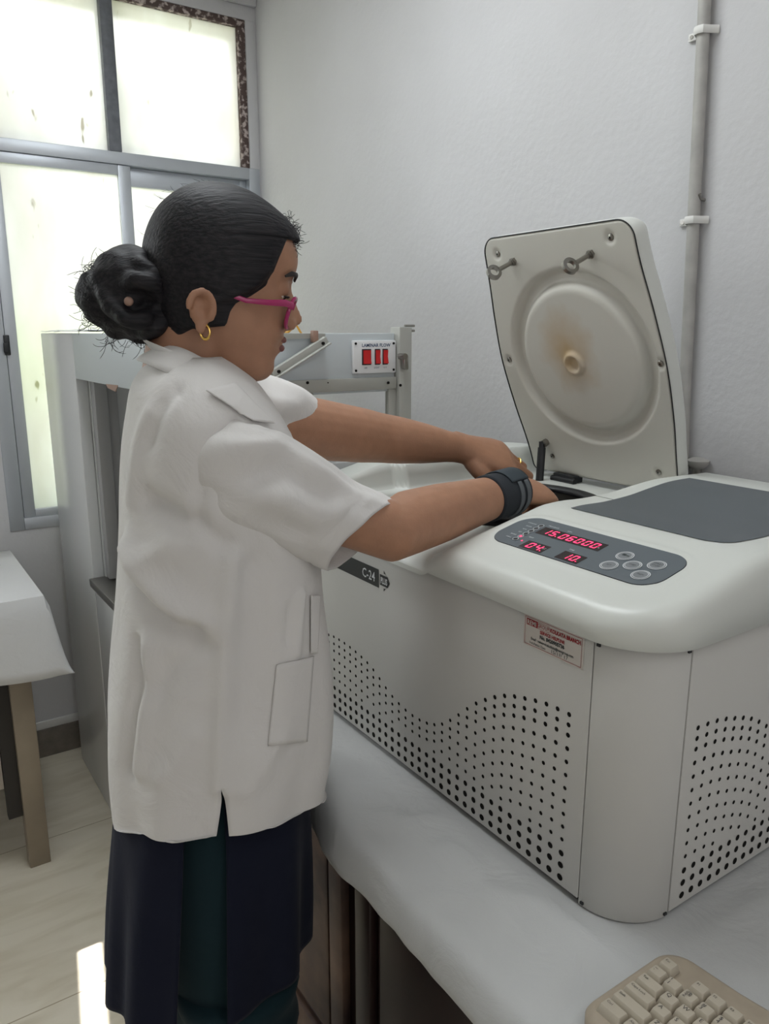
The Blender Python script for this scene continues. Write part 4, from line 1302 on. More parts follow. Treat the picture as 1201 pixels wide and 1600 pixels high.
for s in sv_:
    w = lid_w(s)
    end = min(1.0, max(0.0, (LL - s) / 0.02)); end = math.sqrt(1 - (1 - end) ** 2)
    T = 0.012 + 0.026 * end
    row = []
    for (du, n) in ((-0.002, 0.0), (0.0, -0.002), (0.0005, -0.006), (0.0008, -T * 0.55), (-0.001, -T * 0.75), (-0.005, -T * 0.9), (-0.012, -T)):
        row.append(lid_pt(-(w + du), s, n))
    for k in range(1, 12):
        row.append(lid_pt(-(w - 0.012) + 2 * (w - 0.012) * k / 12, s, -T))
    for (du, n) in reversed(((-0.002, 0.0), (0.0, -0.002), (0.0005, -0.006), (0.0008, -T * 0.55), (-0.001, -T * 0.75), (-0.005, -T * 0.9), (-0.012, -T))):
        row.append(lid_pt((w + du), s, n))
    rows.append(row)
vr = mb.grid(rows)
mb.face(vr[0]); mb.face(list(reversed(vr[-1])))
build('lid_shell', mb, 'lidshell', lid, angle=50)
mb = MB()
loop = [lid_pt(lid_w(s) - 0.001, s, 0.0004) for s in sv_] + [lid_pt(-(lid_w(s) - 0.001), s, 0.0004) for s in reversed(sv_)]
loop = [p for i, p in enumerate(loop) if i == 0 or (p - loop[i - 1]).length > 0.0015]
mb.tube(loop, 0.0011, 6); build('lid_seam', mb, 'black', lid)
for (a, b) in screws:
    c = lid_pt(a, b, -0.0022); n_ = (lid_pt(a, b, 0.01) - lid_pt(a, b, 0)).normalized()
    mb = MB(); mb.tube([c, c + n_ * 0.0022, c + n_ * 0.0032], [0.0052, 0.0052, 0.0035], 14); mb.cyl(c + n_ * 0.0031, c + n_ * 0.0034, 0.0016, 8, 1)
    build('screw', mb, ['steel', 'hole'], lid)
for (a, b) in lat_a:
    c = lid_pt(a, b, 0); n_ = (lid_pt(a, b, 0.01) - c).normalized()
    n_ = (n_ + V((0, 0, -0.10))).normalized()
    tip = c + n_ * 0.040
    mb = MB()
    mb.tube([c - n_ * 0.002, c + n_ * 0.006], 0.0075, 6); mb.cyl(c, c + n_ * 0.009, 0.0055, 14); mb.cyl(c, tip, 0.0040, 12)
    ax = V((0, 0, 1)).cross(n_).normalized()
    side = n_.cross(ax)
    ec = tip + n_ * 0.011
    # eye: flat ring seen three-quarter
    axis = (side * 0.55 + ax * 0.85).normalized()
    u1 = n_; u2 = axis.cross(n_).normalized()
    rr_ = []
    for i in range(25):
        t = 2 * PI * i / 24
        d = u1 * math.cos(t) + u2 * math.sin(t)
        rr_.append([ec + d * 0.0135 + axis * 0.0032, ec + d * 0.0135 - axis * 0.0032, ec + d * 0.0078 - axis * 0.0032, ec + d * 0.0078 + axis * 0.0032])
    mb.rings(rr_, True)
    build('latch_bolt', mb, 'steel', lid)
# gas strut and hinge
su, ss = lid_hit(852, 690)
sp = lid_pt(su, ss, 0.010)
bt = at(843, 745, X=1.10)
mb = MB(); mb.cyl(sp + V((-0.001, 0, 0.004)), lerp(sp, bt, 0.25), 0.0058, 12); mb.cyl(lerp(sp, bt, 0.12), bt, 0.0078, 14); mb.cyl(bt, bt + (bt - sp).normalized() * 0.05, 0.0078, 14)
strut = build('gas_strut', mb, 'black', cen)
mb = MB(); n_ = V((-0.95, 0, 0.3)); mb.cyl(lid_pt(su - 0.004, ss, 0.0), lid_pt(su - 0.004, ss, 0.012), 0.0075, 12); build('strut_ball', mb, 'steel', strut)
mb = MB()
for (px_, py_) in ((885, 746),):
    c = at(px_, py_, X=1.135)
    mb.box((1.125, c.y - 0.028, c.z - 0.007), (1.15, c.y + 0.028, c.z + 0.007), 0.002)
    mb.cyl((1.126, c.y - 0.03, c.z - 0.004), (1.126, c.y + 0.03, c.z - 0.004), 0.006, 12)
    mb.box((1.128, c.y - 0.02, 1.10), (1.15, c.y + 0.02, c.z))
build('hinge', mb, 'black', cen); mb = MB()
mb.box((1.125, 0.81, c.z - 0.007), (1.15, 0.866, c.z + 0.007), 0.002); mb.box((1.128, 0.82, 1.10), (1.15, 0.856, c.z))
build('hinge', mb, 'black', cen)

# ------------------------------------------------------------------ the woman at the centrifuge
BYAW = R(18)
P0 = V((0.36, 0.935, 0))
bf, bl = V((math.cos(BYAW), -math.sin(BYAW), 0)), V((math.sin(BYAW), math.cos(BYAW), 0))
EYE = V((0, 0, CAMZ))
def W(f, l, z):
    return P0 + bf * f + bl * l + V((0, 0, z))
def pw(x, y, lat):
    """world point seen at (x, y) in the body plane 'lat' metres to her left"""
    d = ray(x, y)
    k = (lat - (EYE - P0).dot(bl)) / d.dot(bl)
    return EYE + d * k
def pp(x, y, lat):
    p = pw(x, y, lat) - P0
    return p.dot(bf), p.z
per = thing('person', 'person in white short-sleeved coat and navy kurta reaching into the open centrifuge', 'person', (P0.x, P0.y, 0))

# head frame
HP = R(11)
HS = 0.93
def hrot(x, y, z):
    x, y, z = x * HS, y * HS, z * HS
    return bf * (x * math.cos(HP) + z * math.sin(HP)) + bl * y + V((0, 0, 1)) * (z * math.cos(HP) - x * math.sin(HP))
fF, zF = pp(464, 410, 0)
_d = (0.092 * math.cos(HP) + 0.055 * math.sin(HP), 0.055 * math.cos(HP) - 0.092 * math.sin(HP))
H0 = W(fF - _d[0] * HS, 0, zF - _d[1] * HS)
def hd(x, y, z):
    return H0 + hrot(x, y, z)
def hl(px_, py_, lat):
    """head-local (x, z) of an image point at lateral offset lat"""
    q = pw(px_, py_, lat) - H0
    a, z = q.dot(bf), q.z
    return (a * math.cos(HP) - z * math.sin(HP)) / HS, (a * math.sin(HP) + z * math.cos(HP)) / HS

HZ = [-.114, -.110, -.102, -.090, -.076, -.066, -.060, -.054, -.046, -.036, -.020, 0.0, .018, .034, .055, .075, .090, .100, .104]
HFx = [.040, .064, .077, .0835, .0815, .0860, .0850, .0835, .0880, .0850, .0850, .0840, .0830, .0900, .0920, .0840, .0650, .0350, .006]
HBx = [.010, .000, -.012, -.022, -.032, -.038, -.042, -.046, -.052, -.060, -.072, -.083, -.090, -.094, -.096, -.090, -.076, -.046, -.006]
HWy = [.010, .026, .037, .047, .055, .059, .061, .063, .0645, .0665, .069, .071, .0725, .0735, .0735, .069, .057, .034, .005]
NZ = [-.040, -.036, -.030, -.022, -.014, -.004, .008, .020, .032]
NA = [0, .006, .018, .027, .026, .021, .014, .007, 0]
def head_ring(z, n=56):
    xf, xb, w = sinterp(z, HZ, HFx), sinterp(z, HZ, HBx), sinterp(z, HZ, HWy)
    cx = lerp(xb, xf, 0.47)
    na = max(0, sinterp(z, NZ, NA)) if NZ[0] < z < NZ[-1] else 0
    out = []
    for k in range(n):
        a = 2 * PI * k / n
        ca, sa = math.cos(a), math.sin(a)
        e = 2 / 2.25
        x = cx + (xf - cx if ca > 0 else cx - xb) * math.copysign(abs(ca) ** e, ca)
        y = w * math.copysign(abs(sa) ** e, sa)
        if ca > 0:
            sig = lerp(.011, .0135, smooth01((-z) / .03)) if na else .011
            x += na * math.exp(-(y / sig) ** 2)
            # eye sockets
            x -= .007 * math.exp(-((abs(y) - .031) / .013) ** 2 - ((z - .012) / .012) ** 2)
            # cheeks
            x += .004 * math.exp(-((abs(y) - .040) / .016) ** 2 - ((z + .028) / .02) ** 2)
        out.append((x, y, z))
    return out
body = MB()
zs_ = [lerp(HZ[0], HZ[-1], i / 70) for i in range(71)]
body.rings([[hd(*p) for p in head_ring(z)] for z in zs_], True, True, True)
# lips
for (z, x, r) in ((-.0485, .0865, .0055), (-.0615, .0845, .0062)):
    body.tube([hd(x - .010, -.022, z - .002), hd(x - .001, -.011, z), hd(x + .0005, 0, z + .0008), hd(x - .001, .011, z), hd(x - .010, .022, z - .002)], [.002, r * .8, r, r * .8, .002], 10)
# lowered eyelids
for s in (-1, 1):
    body.ball(hd(.0705, s * .031, .0145), .0128, 14, 10)
# nostril wings
for s in (-1, 1):
    body.ball(hd(.094, s * .0125, -.027), .0085, 12, 8)
# ears
ex, ez = hl(316, 486, -.080)
for s in (-1, 1):
    def ear(a, b, d=0.0):
        a, b = a * .9, b * .9
        return hd(ex + a, s * (.0835 + d), ez + b)
    pts = []
    for k in range(15):
        t = R(200 - 250 * k / 14)
        pts.append(ear(-.002 + .0165 * math.cos(t) - .004 * math.sin(t) * .3, .004 + .0215 * math.sin(t), .006 - .003 * math.cos(t)))
    body.tube(pts, [.0038] + [.0046] * 13 + [.003], 8)
    body.ball(ear(-.003, .002, -.0055), .02, 14, 10, sc=(.74, .20, 1.0), rot=None)
    body.tube([ear(.004, .012, .0), ear(-.007, .006, .0015), ear(-.006, -.006, .001), ear(.003, -.012, .0)], [.0022, .0030, .0030, .0022], 8)
    body.ball(ear(.001, -.021, .003), .0085, 12, 8, sc=(.9, .5, 1.1))
    body.ball(ear(.012, -.002, .002), .006, 10, 8)
# neck
nb = pw(285, 640, 0)
body.tube([hd(-.020, 0, -.03), hd(-.028, 0, -.075), lerp(hd(-.03, 0, -.10), nb, .4), nb], [.058, .054, .053, .066], 24, flat=(1.0, 1.0))
body.tube([hd(.03, 0, -.085), hd(.015, 0, -.108), lerp(hd(.0, 0, -.12), pw(330, 620, 0), .7)], [.032, .038, .042], 16)

# torso under the coat and the coat's own sections
CR = [  # image row: back x, front x, half width
    (556, 240, 350, .075), (572, 224, 372, .100), (600, 206, 400, .132), (640, 198, 428, .154), (690, 191, 455, .164), (750, 187, 478, .166), (820, 185, 490, .166),
    (880, 183, 495, .164), (930, 180, 499, .163), (1000, 172, 509, .165), (1080, 165, 517, .169), (1150, 167, 515, .172), (1200, 173, 506, .173), (1246, 178, 500, .174)]
cz, cb, cf, cw_ = [], [], [], []
for y, xb, xf, w in reversed(CR):
    b_, z1 = pp(xb, y, 0); f_, z2 = pp(xf, y, 0)
    cz.append((z1 + z2) / 2); cb.append(b_); cf.append(f_); cw_.append(w)
def coat_pt(th, z, grow=0.0, ex_=2.2):
    """th = 0 front, 90 her left, 180 back, 270 her right"""
    b_, f_, w = sinterp(z, cz, cb), sinterp(z, cz, cf), sinterp(z, cz, cw_)
    c = (b_ + f_) / 2; a = (f_ - b_) / 2
    e = 2 / ex_
    ca, sa = math.cos(th), math.sin(th)
    return W(c + (a + grow) * math.copysign(abs(ca) ** e, ca), (w + grow) * math.copysign(abs(sa) ** e, sa), z)
ZB, ZT = cz[0], cz[-1]
body.rings([[coat_pt(2 * PI * k / 48, z, -.022) for k in range(48)] for z in [lerp(.93, ZT - .025, i / 30) for i in range(31)]], True, True, True)
# arms
RS, RE_, RW = pw(362, 735, -.122), pw(599, 828, -.088), pw(792, 770, .055)
LS, LE_, LW = W(0.02, .135, 1.285), pw(590, 684, .270), pw(716, 700, .310)
body.tube([RS, pw(450, 772, -.112), lerp(RS, RE_, .85), RE_ + V((0.012, 0, -.003)), lerp(RE_, RW, .18), lerp(RE_, RW, .42), lerp(RE_, RW, .72), RW, RW + (RW - RE_).normalized() * .012],
          [.044, .040, .0375, .0400, .0425, .0405, .034, .0285, .020], 20)
body.tube([LS, lerp(LS, LE_, .5), lerp(LS, LE_, .88), LE_, lerp(LE_, LW, .25), lerp(LE_, LW, .55), lerp(LE_, LW, .85), LW, LW + (LW - LE_).normalized() * .012],
          [.058, .050, .046, .043, .041, .036, .0285, .0265, .019], 20)

def hand(mb, wr, d, n, side, curl, thumb_curl=1.0, sc=1.0, spread=.06):
    """wr wrist, d towards the knuckles, n back of the hand, side = +1 when the thumb lies towards d x n"""
    d = d.normalized(); n = (n - d * n.dot(d)).normalized(); s = d.cross(n).normalized() * side
    P_ = lambda a, b, c: wr + (d * a + s * b + n * c) * sc
    # palm
    rings = []
    for a, w, t, dn in ((-.030, .020, .018, 0), (-.016, .0275, .0235, 0), (.008, .0285, .0215, 0), (.035, .036, .018, .001), (.060, .041, .0165, .002), (.080, .042, .0145, .002), (.092, .039, .010, 0)):
        rings.append([P_(a, w * math.cos(q), dn + t * math.sin(q)) for q in [2 * PI * k / 18 for k in range(18)]])
    mb.rings(rings, True, True, True)
    info = []
    for i, (b, a0, lens, r) in enumerate(((.029, .084, (.043, .026, .020), .0092), (.010, .090, (.047, .030, .021), .0094), (-.009, .087, (.044, .028, .020), .0090), (-.026, .078, (.034, .021, .018), .0080))):
        p = P_(a0 - .02, b * .9, .002); q = P_(a0, b, .002)
        pts, rad = [p, q], [r * 1.0 * sc, r * 1.08 * sc]
        ang = 0
        dirv = (d + s * spread * (1.5 - i)).normalized()
        side_ax = s
        for L, c in zip(lens, curl[i]):
            ang += c
            v = dirv * math.cos(ang) - n * math.sin(ang)
            pts.append(pts[-1] + v * L * .5 * sc); rad.append(r * .93 * sc)
            pts.append(pts[-1] + v * L * .5 * sc); rad.append(r * (1.0 if len(rad) < 6 else .82) * sc)
        rad[-1] = r * .7 * sc
        mb.tube(pts, rad, 12)
        info.append(pts)
    # thumb from the side of the palm near its base
    t0 = P_(.012, .020, -.006); t1 = P_(.038, .044, -.014)
    v = (d * .75 + s * (.55 - .5 * thumb_curl) - n * .55 * thumb_curl).normalized()
    v2 = (d * .85 + s * (.1 - .45 * thumb_curl) - n * .6 * thumb_curl).normalized()
    mb.tube([t0, lerp(t0, t1, .6), t1, t1 + v * .018 * sc, t1 + v * .034 * sc, t1 + (v * .034 + v2 * .014) * sc, t1 + (v * .034 + v2 * .027) * sc], [x * sc for x in (.014, .0145, .0125, .0105, .0108, .0098, .0065)], 12)
    return info
rdir = (RW - RE_).normalized()
# right hand: dips into the bowl, fingers closed downwards
hand(body, RW + rdir * .012, V((0.88, 0.16, -.14)), V((-.12, -.35, .93)), -1, [(.55, .8, .5), (.55, .85, .5), (.6, .85, .5), (.65, .85, .5)], 1.0, .92)
# left hand: back of the hand to the camera, fingers bent down
linfo = hand(body, LW + (LW - LE_).normalized() * .010, V((.91, -.20, -.26)), V((.20, -.60, .77)), 1, [(.42, .95, .5), (.36, .9, .45), (.36, .9, .45), (.42, .9, .45)], 1.25, 1.14, .03)
# legs and feet
for s in (-1, 1):
    fx0 = (cb[0] + cf[0]) / 2
    body.tube([W(fx0 - .01, s * .060, .94), W(fx0 - .005, s * .075, .62), W(fx0 + .004, s * .085, .46), W(fx0 - .012, s * .083, .30), W(fx0 - .008, s * .08, .10), W(fx0 - .006, s * .08, .05)], [.060, .058, .056, .055, .038, .036], 20)
    body.tube([W(fx0 - .045, s * .08, .036), W(fx0 - .005, s * .082, .048), W(fx0 + .06, s * .088, .042), W(fx0 + .12, s * .094, .030), W(fx0 + .165, s * .097, .026)], [.026, .036, .034, .026, .012], 16, flat=[(1, .8)] * 5)

def remeshed(o, vox, smooth=6):
    md = o.modifiers.new('r', 'REMESH'); md.mode = 'VOXEL'; md.voxel_size = vox; md.use_smooth_shade = True
    s_ = o.modifiers.new('s', 'SMOOTH'); s_.factor = 0.5; s_.iterations = smooth
    dg = bpy.context.evaluated_depsgraph_get()
    me = bpy.data.meshes.new_from_object(o.evaluated_get(dg))
    o.modifiers.clear()
    mats = list(o.data.materials)
    o.data = me
    if not me.materials:
        for m in mats:
            me.materials.append(m)
    for p in me.polygons:
        p.use_smooth = True
    return o
bo = build('body', body, 'skin', per, angle=0)
remeshed(bo, 0.0032, 5)

def to_bvh(o):
    """BVH of an object in world space"""
    off = V(o['_origin'])
    return BVHTree.FromPolygons([v.co + off for v in o.data.vertices], [tuple(p.vertices) for p in o.data.polygons])
def cast(bvh, x, y):
    r_ = bvh.ray_cast(EYE, ray(x, y))
    return r_[0], (r_[1] if r_[0] is None or r_[1].dot(ray(x, y)) < 0 else -r_[1])

# face details: lips, brows, eyes
bb = to_bvh(bo)
mb = MB()
for (z, x, r) in ((-.0490, .0885, .0042), (-.0605, .0870, .0048)):
    mb.tube([hd(x - .0085, -.020, z - .001), hd(x, -.010, z), hd(x + .002, 0, z + .0006), hd(x, .010, z), hd(x - .0085, .020, z - .001)], [.0015, r * .85, r, r * .85, .0015], 10)
build('lips', mb, 'lips', per)
for s in (-1, 1):
    mb = MB(); mb.tube([hd(.0905, s * .012, .030), hd(.0900, s * .026, .036), hd(.082, s * .042, .035), hd(.072, s * .052, .029)], [.0022, .0028, .0026, .0012], 8, flat=(.7, 1.2))
    build('eyebrow', mb, 'brow', per)
    mb = MB(); mb.ball(hd(.0680, s * .031, .010), .0112, 16, 12); mb.ball(hd(.0752, s * .0310, .0060), .0052, 12, 8, 1)
    e_ = build('eye', mb, ['eye', 'iris'], per)
    mb = MB()
    mb.tube([hd(.078, s * .021, .005), hd(.0835, s * .027, .0055), hd(.0830, s * .036, .0055), hd(.076, s * .044, .005)], [.0008, .0013, .0013, .0008], 8)
    build('eyelashes', mb, 'brow', per)

# --- hair
HR = [(283.6, 322, 338), (286, 308, 356), (291, 294, 374), (299, 278, 393), (310, 263, 411), (325, 248, 431), (345, 236, 452), (365, 228, 465), (385, 223, 468), (405, 222, 466), (430, 223, 462), (460, 228, 458), (490, 236, 450), (515, 246, 440), (540, 258, 430)]
hz, hb, hf = [], [], []
for y, xb, xf in reversed(HR):
    b_, z1 = pp(xb, y, 0); f_, z2 = pp(xf, y, 0)
    hz.append((z1 + z2) / 2); hb.append(b_); hf.append(f_)
def hw(z):
    t = (hz[-1] - z)
    return sinterp(t, [0, .004, .012, .025, .045, .07, .10, .13, .16, .20], [.004, .020, .037, .053, .066, .0745, .0785, .0775, .073, .062])
# hairline on the near side: image points -> (f, z)
HLN = [pp(x, y, -.06) for x, y in ((468, 372), (460, 392), (446, 424), (424, 448), (396, 464), (372, 473), (361, 486), (354, 508), (346, 512), (338, 484), (324, 462), (306, 464), (299, 486), (301, 512), (296, 528), (287, 543))]
HLZ = []
def hair_front(z):
    """front limit f of the hair at height z on the side of the head"""
    lim = None
    for (a, b) in zip(HLN[:-1], HLN[1:]):
        if min(a[1], b[1]) <= z <= max(a[1], b[1]) and abs(a[1] - b[1]) > 1e-6:
            f_ = lerp(a[0], b[0], (z - a[1]) / (b[1] - a[1]))
            lim = f_ if lim is None else lim
    return lim
zt_line = HLN[0][1]
mb = MB()
NZR, NTH = 90, 120
rows = []
for i in range(NZR + 1):
    t = (i / NZR)
    z = lerp(hz[-1], hz[0], t ** 1.6 if t < 1 else 1)
    b_, f_, w = sinterp(z, hz, hb), sinterp(z, hz, hf), hw(z)
    c, a = lerp(b_, f_, .48), None
    lim = hair_front(z) if z < zt_line else None
    tb = 0.0
    if z < zt_line:
        lim = lim if lim is not None else HLN[-1][0]
        ca = (lim - c) / ((f_ - c) if lim > c else (c - b_))
        ca = max(-1, min(1, ca))
        tb = math.acos(math.copysign(abs(ca) ** 1.075, ca))
    row = []
    for k in range(NTH + 1):
        th = lerp(tb, 2 * PI - tb, k / NTH)
        ca, sa = math.cos(th), math.sin(th)
        e = 2 / 2.15
        edge_ = min(th - tb, 2 * PI - tb - th)
        g_ = 1.0
        if tb > 0.01:
            g_ = 1 - .13 * (1 - smooth01(edge_ / .30))
        fr = (f_ - c) if ca > 0 else (c - b_)
        lump = 1 + .012 * noise.noise(V((ca * 3, sa * 3, z * 18)))
        row.append(W(c + fr * g_ * lump * math.copysign(abs(ca) ** e, ca), w * g_ * lump * math.copysign(abs(sa) ** e, sa), z))
    rows.append(row)
vr = mb.grid(rows)
mb.face(vr[0])
hair = build('hair', mb, 'hair', per, angle=0)
# bun with twisted coils
bun = MB()
bc = pw(205, 465, 0)
S_ = (bc - EYE).length / F_PX          # metres per image pixel at the bun
def bp_(x, y, lat=0.0):
    return pw(x, y, lat)
bun.ball(bp_(208, 448), 62 * S_, 24, 16, sc=(1, .95, .92))
bun.ball(bp_(222, 492), 46 * S_, 20, 14, sc=(1, 1, .9))
bun.ball(bp_(172, 468), 44 * S_, 20, 14, sc=(1, .9, .95))
bun.ball(bp_(146, 462), 26 * S_, 16, 10)
bun.ball(bp_(136, 440), 13 * S_, 12, 8)
bun.ball(bp_(250, 508), 34 * S_, 16, 10)
bun.ball(bp_(185, 505), 24 * S_, 16, 10)
for kk, (cx_0, cy_0, rx_, ry_, lat0) in enumerate(((208, 455, 55, 50, -.030), (214, 470, 42, 40, -.045), (196, 468, 58, 45, -.015), (225, 490, 40, 35, -.03))):
    pts = []
    for k in range(26):
        t = 2 * PI * k / 24 + kk
        pts.append(bp_(cx_0 + rx_ * math.cos(t) * .8, cy_0 + ry_ * math.sin(t) * .8, lat0 + .012 * math.sin(t * 2 + kk)))
    bun.tube(pts, 13 * S_, 10)
bo2 = build('bun', bun, 'hair', per, angle=0)
remeshed(bo2, 0.003, 4)
for v in bo2.data.vertices:
    q = v.co * 60
    v.co += v.normal * .0022 * noise.noise(q)
mb = MB(); mb.ball(pw(201, 471, -.058), .0052, 14, 10); build('hair_bead', mb, 'bead', per)['label'] = 'small brown bead in the bun'
# loose strands
mb = MB()
rnd = random.Random(4)
def strand(p, d, L, curl, r=.00028):
    pts = [p]
    v = d.normalized()
    ax = V((rnd.uniform(-1, 1), rnd.uniform(-1, 1), rnd.uniform(-1, 1))).normalized()
    n_ = 9
    for i in range(n_):
        v = (Matrix.Rotation(curl / n_, 3, ax) @ v).normalized()
        pts.append(pts[-1] + v * L / n_)
    mb.tube(pts, [r] * n_ + [r * .4], 4)
for i in range(420):   # bun's frayed end
    x, y = rnd.uniform(122, 190), rnd.uniform(405, 505)
    p = bp_(x + 10, y + 8, rnd.uniform(-.03, .03))
    out = (p - bp_(195, 470)).normalized() + V((0, 0, rnd.uniform(-.2, .6))) + bf * rnd.uniform(-.4, .3) + bl * rnd.uniform(-.4, .4)
    strand(p, out, rnd.uniform(.008, .026), rnd.uniform(1.5, 6))
for i in range(60):
    x = rnd.uniform(165, 300)
    p = bp_(x, rnd.uniform(515, 535), rnd.uniform(-.03, .02)); strand(p, V((0, 0, -1)) + bf * rnd.uniform(-.8, .4) + bl * rnd.uniform(-.4, .4), rnd.uniform(.012, .03), rnd.uniform(.5, 3))
for i in range(110):   # curls over the forehead
    x, y = rnd.choice(((462, 352), (466, 362), (468, 372), (455, 343), (464, 382)))
    p = pw(x - 6 + rnd.uniform(-6, 3), y + rnd.uniform(-6, 8), rnd.uniform(-.035, .02)); strand(p, bf + V((0, 0, rnd.uniform(-.9, .5))) + bl * rnd.uniform(-.5, .3), rnd.uniform(.008, .019), rnd.uniform(2, 6))
for i in range(26):    # flyaways over the crown
    k = rnd.randrange(8); y, xb, xf = HR[k]
    x = rnd.choice((xb, lerp(xb, xf, rnd.random()) if k < 2 else xb, xf))
    p = pw(x, y, rnd.uniform(-.01, .01)); strand(p - V((0, 0, .002)), -bf + V((0, 0, rnd.uniform(0, .35))), rnd.uniform(.010, .022), rnd.uniform(.3, 1.2), .00016)
build('loose_strands', mb, 'hair', per, angle=0)['kind'] = 'stuff'

# --- glasses, earring
g = MB()
gx, gz = hl(455, 487, -.03)
def rim(s):
    pts = []
    for k in range(33):
        t = 2 * PI * k / 32
        c_, s_ = math.cos(t), math.sin(t)
        w_, h_ = .0255, .0195
        y = s * (.0325 + w_ * math.copysign(abs(c_) ** .7, c_)); z = gz - .002 + h_ * math.copysign(abs(s_) ** .75, s_)
        pts.append(hd(gx + .004 - .012 * (abs(y) / .06) ** 2 + .30 * (z - gz) * .5, y, z))
    return pts
for s in (-1, 1):
    g.tube(rim(s), .0024, 8, flat=(1.0, 1.0))
g.tube([hd(gx + .004, -.0085, gz + .004), hd(gx + .007, 0, gz + .007), hd(gx + .004, .0085, gz + .004)], .0022, 8)
gl = build('glasses', g, 'pink', per); gl['label'] = 'magenta spectacle frame'
for s in (-1, 1):
    mb = MB()
    tx, tz = hl(384, 471, -.07)
    x0, z0 = gx - .004, gz + .006
    mb.tube([hd(x0 + .001, s * .057, z0), hd(x0 - .010, s * .066, z0 + .001), hd(lerp(x0, tx, .5), s * .0735, lerp(z0, tz, .5) + .001), hd(tx, s * .0775, tz + .001), hd(ex + .004, s * .080, ez + .030), hd(ex - .016, s * .079, ez + .012)], [.0042, .0040, .0034, .0028, .0024, .0024], 8, flat=(.45, 1.0))
    build('temple', mb, 'pink', gl)
    mb = MB(); r_ = rim(s)[:-1]; mb.face([mb.bm.verts.new(p) for p in r_]); build('lens', mb, 'lens', gl, angle=0)
mb = MB(); eo = hl(321, 519, -.085); mb.torus(hd(eo[0], -.0845, eo[1]), (bf * .35 + bl * .9), .0068, .0016, 24, 8, sc=(1.15, .8)); build('earring', mb, 'gold', per)['label'] = 'gold hoop earring'
# ring
mb = MB(); p_ = linfo[2]; mb.torus(lerp(p_[1], p_[3], .62), (p_[3] - p_[1]), .0098, .0016, 24, 8); mb.ball(lerp(p_[1], p_[3], .62) + V((-.003, -.006, .008)), .0028, 10, 8, sc=(1, 1, .6)); build('ring', mb, 'gold', per)['label'] = 'gold finger ring'
# wrist brace
ax_ = rdir
mb = MB()
c0, c1 = lerp(RE_, RW, .80), RW + rdir * .022
mb.tube([c0, lerp(c0, c1, .04), lerp(c0, c1, .5), lerp(c0, c1, .96), c1], [.0325, .0352, .0345, .0335, .0305], 36, cap=False)
br_ = build('wrist_brace', mb, 'brace', per); br_['label'] = 'black wrist brace'
md = br_.modifiers.new('t', 'SOLIDIFY'); md.thickness = .002; md.offset = -1
up_ = (V((0, 0, 1)) - ax_ * ax_.z).normalized(); sd_ = ax_.cross(up_).normalized()     # sd_ points to the camera side or away
if sd_.dot(EYE - RW) < 0:
    sd_ = -sd_
def band(t0, t1, a0, a1, r, m, name, n=18):
    mb = MB(); rows = []
    for i in range(n + 1):
        a = R(lerp(a0, a1, i / n)); d = up_ * math.cos(a) + sd_ * math.sin(a)
        rows.append([lerp(c0, c1, lerp(t0, t1, j / 6)) + d * r for j in range(7)])
    mb.grid(rows); o = build(name, mb, m, br_, angle=0)
    md = o.modifiers.new('t', 'SOLIDIFY'); md.thickness = .0018; md.offset = 0
    return o
band(.36, .92, -40, 48, .0362, 'bracestrap', 'strap')['label'] = 'slate hook-and-loop strap'
for t in (.52, .74):
    band(t, t + .12, 50, 160, .0355, 'greyband', 'webbing')

# --- coat
NTC, NZC = 168, 150
zhem = ZB
slit0 = pp(345, 1228, -.17)[1]
th_s = R(266)
mb = MB(); rows = []
for i in range(NZC + 1):
    z = lerp(zhem, ZT, i / NZC)
    za_ = lerp(.822, z, smooth01(i / NZC / .5)) if i / NZC < .5 else z
    op = R(2.4) * max(0, (slit0 - za_) / (slit0 - .822))
    row = []
    for k in range(NTC + 1):
        th = lerp(th_s + op, th_s + 2 * PI - op, k / NTC)
        dg_ = math.degrees(th) % 360
        low = smooth01((1.12 - z) / .25)
        fold = .0045 * low * math.sin(th * 9 + 1.3 * math.sin(z * 9)) + .004 * noise.noise(V((math.cos(th) * 2.4, math.sin(th) * 2.4, z * 5)))
        # upright ridge down the right flank
        fold += .006 * math.exp(-((dg_ - 271) / 9) ** 2) * smooth01((1.2 - z) / .1)
        t_ = i / NZC
        hz_ = .772 + .050 * max(0, -math.sin(th)) + .03 * max(0, math.sin(th)) * max(0, math.cos(th))
        p = coat_pt(th, lerp(hz_, z, smooth01(t_ / .5)) if t_ < .5 else z, fold)
        row.append(p)
    rows.append(row)
vr = mb.grid(rows)
bmesh.ops.remove_doubles(mb.bm, verts=[v for r_ in vr for v in (r_[0], r_[-1]) if v.co.z > slit0 - .001], dist=1e-4)
coat = build('coat', mb, 'coat', per, angle=0)
cbv = to_bvh(coat)
def crease(pts, amp, wid):
    """ridge or furrow along a line found on the coat's surface"""
    P3 = []
    for x, y in pts:
        h_, _ = cast(cbv, x, y)
        if h_ is not None:
            P3.append(h_ - V(coat['_origin']))
    return (P3, amp * 1.6, wid)
